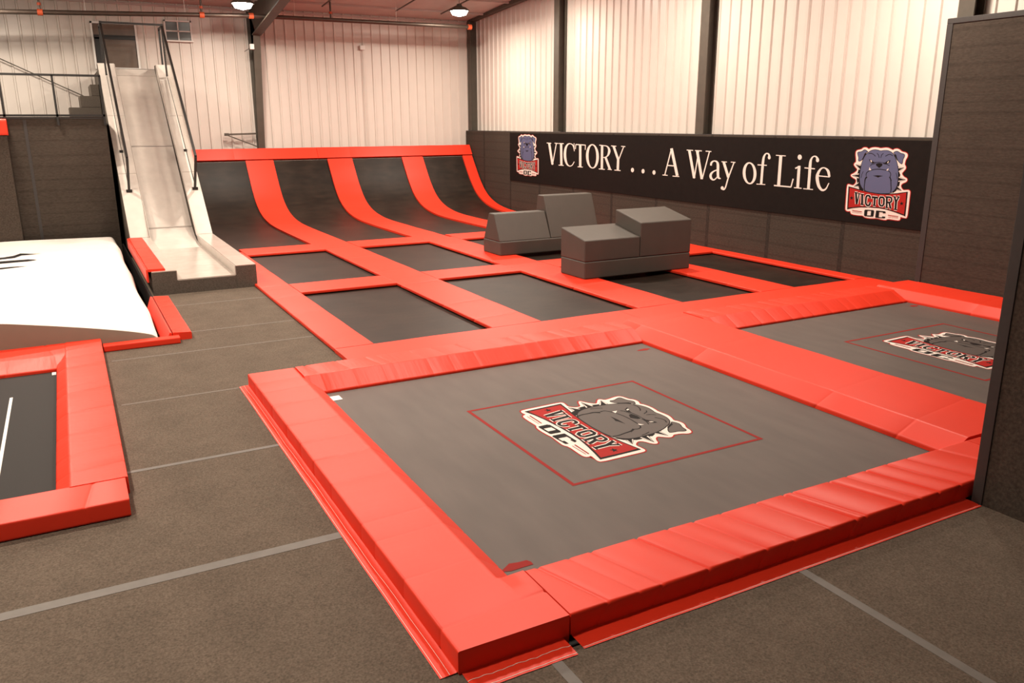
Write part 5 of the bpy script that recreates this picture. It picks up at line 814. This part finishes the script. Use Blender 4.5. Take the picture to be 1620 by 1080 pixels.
pd = tag(pad('frame_pad', 'y', 3.84, 8.72, [(6.29, -0.05), (7.46, -0.05), (7.46, ZB), (6.50, ZB), (6.29, 0.025)], REDS, creases=4, depth=0.004), 'wide red pad between the two big trampolines', 'pad', BG)
pe = tag(pad('frame_pad', 'x', 7.465, 11.42, [(8.715, -0.05), (8.04, -0.05), (8.04, 0.01), (8.30, ZB+0.005), (8.715, ZB+0.005)], REDW, creases=13, depth=0.010, slant=-0.3), 'wedge-shaped red pad at the far edge of the right big trampoline', 'pad', BG)
pf = tag(pad('frame_pad', 'y', 3.83, 8.70, [(11.44, 0.02), (11.44, -0.05), (12.34, -0.05), (12.34, ZB+0.01), (11.57, ZB+0.01)], REDS, creases=5, depth=0.004), 'red pad between the right big trampoline and the tall carpeted wall', 'pad', BG)
pg = tag(pad('frame_pad', 'x', 6.43, 12.34, [(3.285, 0.0), (3.82, 0.0), (3.82, ZB-0.02), (3.80, ZB), (3.285, ZB)], RED, creases=12, depth=0.014), 'red pad along the near edge of the right big trampoline behind the partition', 'pad', BG)
def flap(parent, x0, x1, y0, y1, along, outer, lines):
    """thin vinyl skirt lying on the floor; its inner edge lifts a little"""
    n = 40
    bm = bmesh.new()
    ro, rm, ri, rh = [], [], [], []
    off = parent_loc(parent)
    for i in range(n+1):
        t = i/n
        wv = 0.003*math.sin(t*17.0)+0.0015*math.sin(t*43.0+1)
        lift = 0.007+0.005*abs(math.sin(t*29.0))
        if along == 'y':
            y = y0+(y1-y0)*t
            a, b = (x0, x1) if outer == 'lo' else (x1, x0)
            P = ((a+wv*0.3, y, 0.004), (a+(b-a)*0.55+wv, y, lift), (b-(b-a)*0.05, y, 0.006+lift*0.3), (b, y, 0.014))
        else:
            x = x0+(x1-x0)*t
            a, b = (y0, y1) if outer == 'lo' else (y1, y0)
            P = ((x, a+wv*0.3, 0.004), (x, a+(b-a)*0.55+wv, lift), (x, b-(b-a)*0.05, 0.006+lift*0.3), (x, b, 0.014))
        q = [bm.verts.new(Vector(p)) for p in P]
        ro.append(q)
    for i in range(n):
        for k in range(3):
            bm.faces.new((ro[i][k], ro[i][k+1], ro[i+1][k+1], ro[i+1][k]))
    me = finish(bm, 'floor_flap', REDS, sharp=60)
    inv = parent.matrix_basis.inverted()
    for v in me.vertices:
        v.co = inv @ v.co
    f = link('floor_flap', me, parent)
    for (f0, f1) in lines:
        bm = bmesh.new()
        for i in range(n):
            for (p, q) in (((i), (i+1)),):
                A = ro and None
        bm.free()
        vs, fs = [], []
        for i in range(n+1):
            t = i/n
            wv = 0.003*math.sin(t*17.0)+0.0015*math.sin(t*43.0+1)
            lift = 0.007+0.005*abs(math.sin(t*29.0))
            for s in (f0, f1):
                zz = 0.0055+(lift-0.004)*min(1.0, s/0.55)
                if along == 'y':
                    a, b = (x0, x1) if outer == 'lo' else (x1, x0)
                    vs.append(inv @ Vector((a+(b-a)*s+wv*min(1, 0.3+0.7*s/0.55), y0+(y1-y0)*t, zz)))
                else:
                    a, b = (y0, y1) if outer == 'lo' else (y1, y0)
                    vs.append(inv @ Vector((x0+(x1-x0)*t, a+(b-a)*s+wv*min(1, 0.3+0.7*s/0.55), zz)))
        for i in range(n):
            fs.append((2*i, 2*i+1, 2*i+3, 2*i+2))
        me = bpy.data.meshes.new('stitching')
        me.from_pydata(vs, [], fs)
        me.materials.append(CREAM)
        link('stitching', me, f)
    return f
flap(pa, 1.355, 1.452, 3.30, 8.72, 'y', 'lo', ((0.10, 0.125), (0.55, 0.575)))
flap(pa, 1.47, 2.085, 3.13, 3.286, 'x', 'lo', ((0.08, 0.10), (0.5, 0.52)))
flap(pb, 2.14, 5.64, 3.155, 3.287, 'x', 'lo', ((0.08, 0.095),))
def big_bed(xa, xb, ya, yb, sq, label, tagged):
    t = tag(empty('trampoline', ((xa+xb)/2, (ya+yb)/2, -0.015)), label, 'trampoline', 'big grey trampolines')
    link('mat', bed_mesh('mat', xa, xb, ya, yb, 0.0, MESHMAT), t, (0, 0, 0))
    box('frame', xa+0.02, xb-0.02, ya+0.02, yb-0.02, -0.29, -0.03, INK, t)
    x0, x1, y0, y1 = sq
    w = 0.034
    vs = [(x0, y0), (x1, y0), (x1, y1), (x0, y1), (x0+w, y0+w), (x1-w, y0+w), (x1-w, y1-w), (x0+w, y1-w)]
    cx, cy = (x0+x1)/2, (y0+y1)/2
    me = bpy.data.meshes.new('red_square_line')
    me.from_pydata([(a-cx, b-cy, 0) for a, b in vs], [], [(0, 1, 5, 4), (1, 2, 6, 5), (2, 3, 7, 6), (3, 0, 4, 7)])
    me.materials.append(REDMESH)
    link('red_square_line', me, t, Vector((cx, cy, -0.0135))-parent_loc(t))
    emblem(t, (cx-0.01, cy-0.02, -0.014), (0, -1, 0), (1, 0, 0), (0, 0, 1), 1.13, 1.07, MATGREY, eps=0.0003)
    return t
b1 = big_bed(2.115, 6.285, 3.825, 8.095, (3.20, 5.235, 4.93, 6.89), 'grey trampoline with bulldog print nearest the camera', True)
b2 = big_bed(7.465, 11.435, 3.825, 8.035, (8.615, 10.65, 4.99, 6.89), 'grey trampoline with bulldog print beside the tall carpeted wall', False)
box('white_tag', 2.13, 2.23, 7.83, 7.97, -0.014, -0.011, WHITE, b1)
def smudge(parent, cx, cy, s, seed):
    rr = random.Random(seed)
    p = [(s*(0.6+0.5*rr.random())*math.cos(2*math.pi*k/9)*1.5, s*(0.6+0.5*rr.random())*math.sin(2*math.pi*k/9)*0.6) for k in range(9)]
    link('red_maker_mark', flat_mesh('red_maker_mark', [p], lambda u, v: (u, v, 0), REDMESH), parent, Vector((cx, cy, -0.013))-parent_loc(parent))
smudge(b1, 2.25, 4.10, 0.09, 3)
smudge(b1, 6.12, 7.84, 0.07, 5)
smudge(b2, 11.3, 7.82, 0.07, 6)

# ------------------------------------------------------------------ left trampoline
LG = 'red pads of the left trampoline'
tag(pad('frame_pad', 'y', 6.44, 11.20, [(-0.37, 0.0), (0.125, 0.0), (0.125, ZB+0.005), (-0.265, ZB+0.005), (-0.37, 0.09)], REDW, creases=9, depth=0.008), 'red pad on the right side of the left trampoline', 'pad', LG)
tag(pad('frame_pad', 'x', -4.2, -0.27, [(11.14, 0.0), (10.18, 0.0), (10.18, 0.08), (10.55, ZB), (11.14, ZB)], REDW, creases=9, depth=0.008, slant=-0.3), 'red pad between the left trampoline and the white airbag', 'pad', LG)
tag(pad('frame_pad', 'x', -4.2, 0.105, [(6.02, 0.005), (6.46, 0.005), (6.46, ZB), (6.02, ZB)], RED, creases=9, depth=0.006), 'red pad along the near edge of the left trampoline', 'pad', LG)
tag(pad('frame_pad', 'y', 6.46, 10.18, [(-4.2, 0.0), (-3.7, 0.0), (-3.7, 0.09), (-3.8, ZB), (-4.2, ZB)], RED, creases=6, depth=0.006), 'red pad on the far left side of the left trampoline outside the picture', 'pad', LG)
t = tag(empty('trampoline', (-2.0, 8.3, 0.03)), 'black trampoline with a white line at the left edge of the picture', 'trampoline')
link('mat', bed_mesh('mat', -3.69, -0.375, 6.465, 10.175, 0.0, BLACKMESH), t, Vector((-2.0325, 8.32, 0.045))-parent_loc(t))
box('frame', -3.68, -0.385, 6.48, 10.16, 0.004, 0.035, INK, t)
box('white_line', -0.795, -0.768, 6.6, 9.36, 0.0455, 0.0475, WHITE, t)
box('corner_tag', -0.42, -0.38, 10.03, 10.14, 0.0455, 0.05, WHITE, t)

# ------------------------------------------------------------------ airbag pit
def air_z(x, y):
    u = (0.80-x)/1.75
    v = (y-11.16)/(20.5-11.16)
    zf = 0.13+0.38*min(1.0, max(0, u))**0.75
    zb = 0.30+0.03*min(1.0, max(0, u))
    z = zf*(1-v)**1.3+zb*(1-(1-v)**1.3)
    return z
nx, ny = 46, 60
verts, faces = [], []
XA0, XA1, YA0, YA1 = -5.0, 0.80, 11.16, 20.28
for j in range(ny+1):
    for i in range(nx+1):
        u = (i/nx)
        x = XA0+(XA1-XA0)*(1-(1-u)**1.6)
        y = YA0+(YA1-YA0)*(j/ny)**1.3
        wob = 0.03*math.sin(y*2.1)*max(0, u-0.9)*10*0.5
        z = air_z(x, y)+0.004*math.sin(y*6.0+x)
        edge = max(0, (x-(XA1-0.10))/0.10)
        z -= 0.10*edge**2*(0.3+0.7*min(1, (y-YA0)/3))
        fe = max(0, 1-(y-YA0)/0.12)
        z -= 0.05*fe**2
        verts.append((x+wob*edge-(-2.1), y-15.8, z))
for j in range(ny):
    for i in range(nx):
        a = j*(nx+1)+i
        faces.append((a, a+1, a+nx+2, a+nx+1))
me = bpy.data.meshes.new('top_sheet')
me.from_pydata(verts, [], faces)
me.materials.append(AIRBAG)
for p in me.polygons:
    p.use_smooth = True
ab = tag(empty('airbag', (-2.1, 15.8, 0)), 'large white inflated landing airbag in the pit at left', 'airbag')
link('top_sheet', me, ab)
# front and right skirts hang from the sheet edges
vs, fs = [], []
for i in range(nx+1):
    p = verts[i]
    vs += [p, (p[0], p[1]-0.03, p[2]*0.5), (p[0], p[1]-0.01, -0.28)]
for i in range(nx):
    for k in (0, 1):
        fs.append((3*i+k, 3*i+k+1, 3*i+k+4, 3*i+k+3))
me = bpy.data.meshes.new('front_side')
me.from_pydata(vs, [], fs)
me.materials.append(AIRSIDE)
for p in me.polygons:
    p.use_smooth = True
link('front_side', me, ab)
vs, fs = [], []
for j in range(ny+1):
    p = verts[j*(nx+1)+nx]
    vs += [p, (p[0]+0.02, p[1], p[2]-0.12), (p[0]-0.02, p[1], -0.28)]
for j in range(ny):
    for k in (0, 1):
        fs.append((3*j+k, 3*j+k+1, 3*j+k+4, 3*j+k+3))
me = bpy.data.meshes.new('right_side')
me.from_pydata(vs, [], fs)
me.materials.append(AIRBAG)
link('right_side', me, ab)
def mark(pts):
    link('dark_graphic', flat_mesh('dark_graphic', [pts], lambda u, v: (u+2.1, v-15.8, air_z(u, v)+0.012), INK), ab)
mark([(-1.6, 17.05), (-1.02, 17.35), (-0.92, 17.75), (-0.78, 17.78), (-0.60, 17.92), (-0.78, 17.86), (-0.95, 17.95), (-1.05, 17.65), (-1.2, 17.5), (-1.6, 17.45)])
mark([(-1.6, 16.65), (-1.0, 16.72), (-0.80, 16.80), (-0.65, 16.95), (-0.80, 17.02), (-1.05, 16.95), (-1.6, 16.9)])
mark([(-1.6, 15.75), (-0.98, 15.95), (-0.75, 16.12), (-1.0, 16.05), (-1.6, 15.95)])
pl = tag(empty('pit_liner', (0.95, 16, -0.3)), 'black vinyl liner between the airbag and the slide', 'liner')
box('side_panel', 0.935, 0.965, 11.2, 20.55, -0.29, 0.10, INK, pl)
PG = 'red edge pads around the airbag pit'
tag(pad('edge_pad', 'x', 0.14, 1.035, [(10.965, 0.0), (11.13, 0.0), (11.13, 0.08), (10.965, 0.08)], REDS, wave=0.0), 'thin red edge pad at the near right corner of the airbag', 'pad', PG)
o = tag(pad('edge_pad', 'y', 11.15, 13.78, [(0.97, 0.0), (1.20, 0.0), (1.20, 0.095), (0.97, 0.11)], RED, creases=5, depth=0.006, wave=0.004), 'red edge pad folded over the pit side, nearer one', 'pad', PG)
o2 = pad('hanging_side', 'y', 11.15, 13.78, [(0.855, -0.1), (0.90, -0.1), (0.965, 0.10), (0.93, 0.115)], RED)
o2.parent = o; o2.matrix_parent_inverse = o.matrix_basis.inverted()
o = tag(pad('edge_pad', 'y', 14.42, 18.75, [(0.985, 0.395), (1.25, 0.395), (1.25, 0.435), (0.985, 0.44)], RED, creases=4, depth=0.004), 'red edge pad folded over the left kerb of the slide', 'pad', PG)
o2 = pad('hanging_side', 'y', 14.42, 18.75, [(0.955, 0.22), (0.985, 0.22), (0.985, 0.43), (0.955, 0.43)], RED)
o2.parent = o; o2.matrix_parent_inverse = o.matrix_basis.inverted()

# ------------------------------------------------------------------ slide
SXL, SXLI, SXRI, SXR = 1.03, 1.41, 2.365, 2.705
YS, YT, ZT = 19.0, 23.45, 4.20
SL = (ZT-0.39)/(YT-YS)
sl = tag(empty('slide', (1.87, 17, 0)), 'tall cream plastic slide with grey base and black railings', 'slide')
side = [(14.37, 0.0), (14.37, 0.385), (YS, 0.385), (YT, ZT-0.006), (YT+0.35, ZT-0.006), (YT+0.35, 0.0)]
prism('side_wall', side, 'x', SXL, SXLI, RISER, sl)
prism('side_wall', side, 'x', SXRI, SXR, RISER, sl)
def cap(x0, x1, y0, z0, y1, z1, m, name, th=0.012):
    prism(name, [(y0, z0), (y1, z1), (y1, z1+th), (y0, z0+th)], 'x', x0, x1, m, sl)
for (a, b) in ((SXL, SXLI), (SXRI, SXR)):
    for (y0, y1) in ((14.37, 16.7), (16.71, YS-0.01)):
        cap(a+0.004, b-0.004, y0, 0.386, y1, 0.386, SLIDEGREY, 'kerb_cap')
    n = 3
    for k in range(n):
        y0 = YS+(YT-YS)*k/n+0.006; y1 = YS+(YT-YS)*(k+1)/n-0.006
        cap(a+0.004, b-0.004, y0, 0.386+SL*(y0-YS), y1, 0.386+SL*(y1-YS), SLIDE, 'side_cap')
# inner linings of the channel
for (a, b) in ((SXLI, SXLI+0.012), (SXRI-0.012, SXRI)):
    prism('channel_lining', [(14.38, 0.23), (18.7, 0.23), (23.4, 3.93), (23.44, 4.19), (YS, 0.39), (14.38, 0.39)], 'x', a, b, SLIDEGREY, sl)
prism('base_front', [(SXL+0.01, 0.0), (SXR-0.01, 0.0), (SXR-0.01, 0.22), (SXL+0.01, 0.22)], 'y', 14.375, 14.43, RISER, sl)
BZ = lambda y: 0.24+max(0.0, (y-18.75))*0.0
def bed_piece(y0, z0, y1, z1, m, name):
    prism(name, [(y0, z0-0.03), (y1, z1-0.03), (y1, z1), (y0, z0)], 'x', SXLI+0.013, SXRI-0.013, m, sl)
ys = [14.38, 15.65, 16.9, 18.1]
for k in range(3):
    bed_piece(ys[k]+0.004, 0.24, ys[k+1]-0.004, 0.24, SLIDEGREY, 'runout_sheet')
# curved transition then three straight sheets
tr = [(18.1, 0.24), (18.5, 0.245), (18.9, 0.28), (19.2, 0.36), (19.52, 0.52)]
bm = bmesh.new()
prism_bm(bm, [(y-18.8, z) for y, z in tr]+[(y-18.8, z-0.03) for y, z in tr[::-1]], 'x', -(SXRI-SXLI-0.026)/2, (SXRI-SXLI-0.026)/2)
link('transition_sheet', finish(bm, 'transition_sheet', SLIDE), sl, Vector(((SXLI+SXRI)/2, 18.8, 0))-parent_loc(sl))
bs = [(19.53, 0.53), (21.52, 2.25), (23.45, 3.92)]
for k in range(2):
    (a, b), (c, d) = bs[k], bs[k+1]
    bed_piece(a+0.008, b+0.007, c-0.008, d-0.007, SLIDE, 'slide_sheet')
    box('sheet_joint', SXLI+0.02, SXRI-0.02, a-0.03, a+0.03, b-0.06, b-0.015, JOINT, sl)
bed_piece(23.46, 3.93, 23.64, 4.09, SLIDE, 'top_lip')
box('lip_edge', SXLI+0.013, SXRI-0.013, 23.64, 23.68, 3.95, 4.10, TRIMDARK, sl)
box('upper_deck', SXL+0.01, SXR-0.01, 23.81, 26.2, 0.0, 4.06, RISER, sl)
# railings: foot posts lean at right angles to the slope
for x, tagn in ((1.19, 'l'), (2.57, 'r')):
    zf = 0.40+SL*(20.07-YS)
    foot = (x, 20.07, zf)
    knee = (x, 19.42, zf+0.74)
    top = (x, 23.05, zf+0.74+0.835*3.63)
    box('foot_plate', x-0.06, x+0.06, 20.02, 20.14, zf-0.03, zf+0.03, BLACKMETAL, sl)
    bar('rail_post', foot, knee, 0.05, BLACKMETAL, sl)
    bar('handrail', knee, top, 0.05, BLACKMETAL, sl)
    bar('rail_post', (x, 23.05, ZT-0.3), (x, 23.05, top[2]+0.06), 0.05, BLACKMETAL, sl)
    bar('rail_post', (x, 23.78, ZT), (x, 23.78, top[2]+0.04), 0.045, BLACKMETAL, sl)
    bar('handrail', (x, 23.05, top[2]), (x, 23.80, top[2]), 0.045, BLACKMETAL, sl)
    prism('clear_side_panel', [(20.15, zf+0.17), (19.52, zf+0.68), (22.98, zf+0.66+0.835*3.46), (22.98, ZT-0.30)], 'x', x-0.005, x+0.005, PLEXI, sl)
    bar('lower_rail', (x, 20.03, zf+0.12), (x, 23.0, ZT-0.33), 0.022, BLACKMETAL, sl)
    box('clip', x-0.04, x+0.04, 21.0, 21.06, 2.09+SL*0.02, 2.17, BLACKMETAL, sl)
bar('top_crossbar', (1.19, 23.05, 5.12), (2.57, 23.05, 5.12), 0.045, BLACKMETAL, sl)

# ------------------------------------------------------------------ carpeted platform, railing and stairs
plat = tag(empty('platform', (-1.5, 23, 0)), 'dark carpeted platform with black railing beside the slide', 'platform')
box('body', -5.0, 0.93, 20.6, 26.25, -0.28, 2.88, WALLCARPET, plat)
box('edge_trim', -5.0, 0.93, 20.585, 20.62, 2.86, 2.90, TRIMDARK, plat)
box('wall_seam', -0.66, -0.60, 20.592, 20.602, 0.1, 2.84, TRIMDARK, plat)
for z in (3.76, 2.93):
    bar('rail', (-5.0, 20.56, z), (0.93, 20.56, z), 0.045, BLACKMETAL, plat)
for x in (-3.9, -2.92, -1.95, -0.975, 0.0, 0.91):
    bar('rail_post', (x, 20.56, 2.72), (x, 20.56, 3.76), 0.045, BLACKMETAL, plat)
st = tag(empty('stair_flight', (0.7, 24.0, 2.88)), 'dark carpeted steps climbing from the platform to the slide top', 'stairs')
for k in range(4):
    box('step', 0.28+0.265*k, 1.0, 23.5, 25.0, 2.885 if k == 0 else 3.15+0.275*(k-1), 3.15+0.275*k, MATS['riser_carpet'], st, bevel=0.012)
tw = tag(empty('shade_block', (-3, 20.2, 0)), 'dark block added for the shadowed wall at the left picture edge', 'block')  # added block, stands in for the shadow at the wall's left end
box('body', -5.0, -0.98, 20.32, 20.53, -0.28, 2.53, PARTCARPET, tw, bevel=0.01)
tag(pad('edge_pad', 'x', -5.0, -0.95, [(20.25, 2.53), (20.535, 2.53), (20.535, 2.86), (20.25, 2.86)], RED, creases=8, depth=0.006, r=0.05), 'red pad on top of the added shade block at the left picture edge', 'pad')
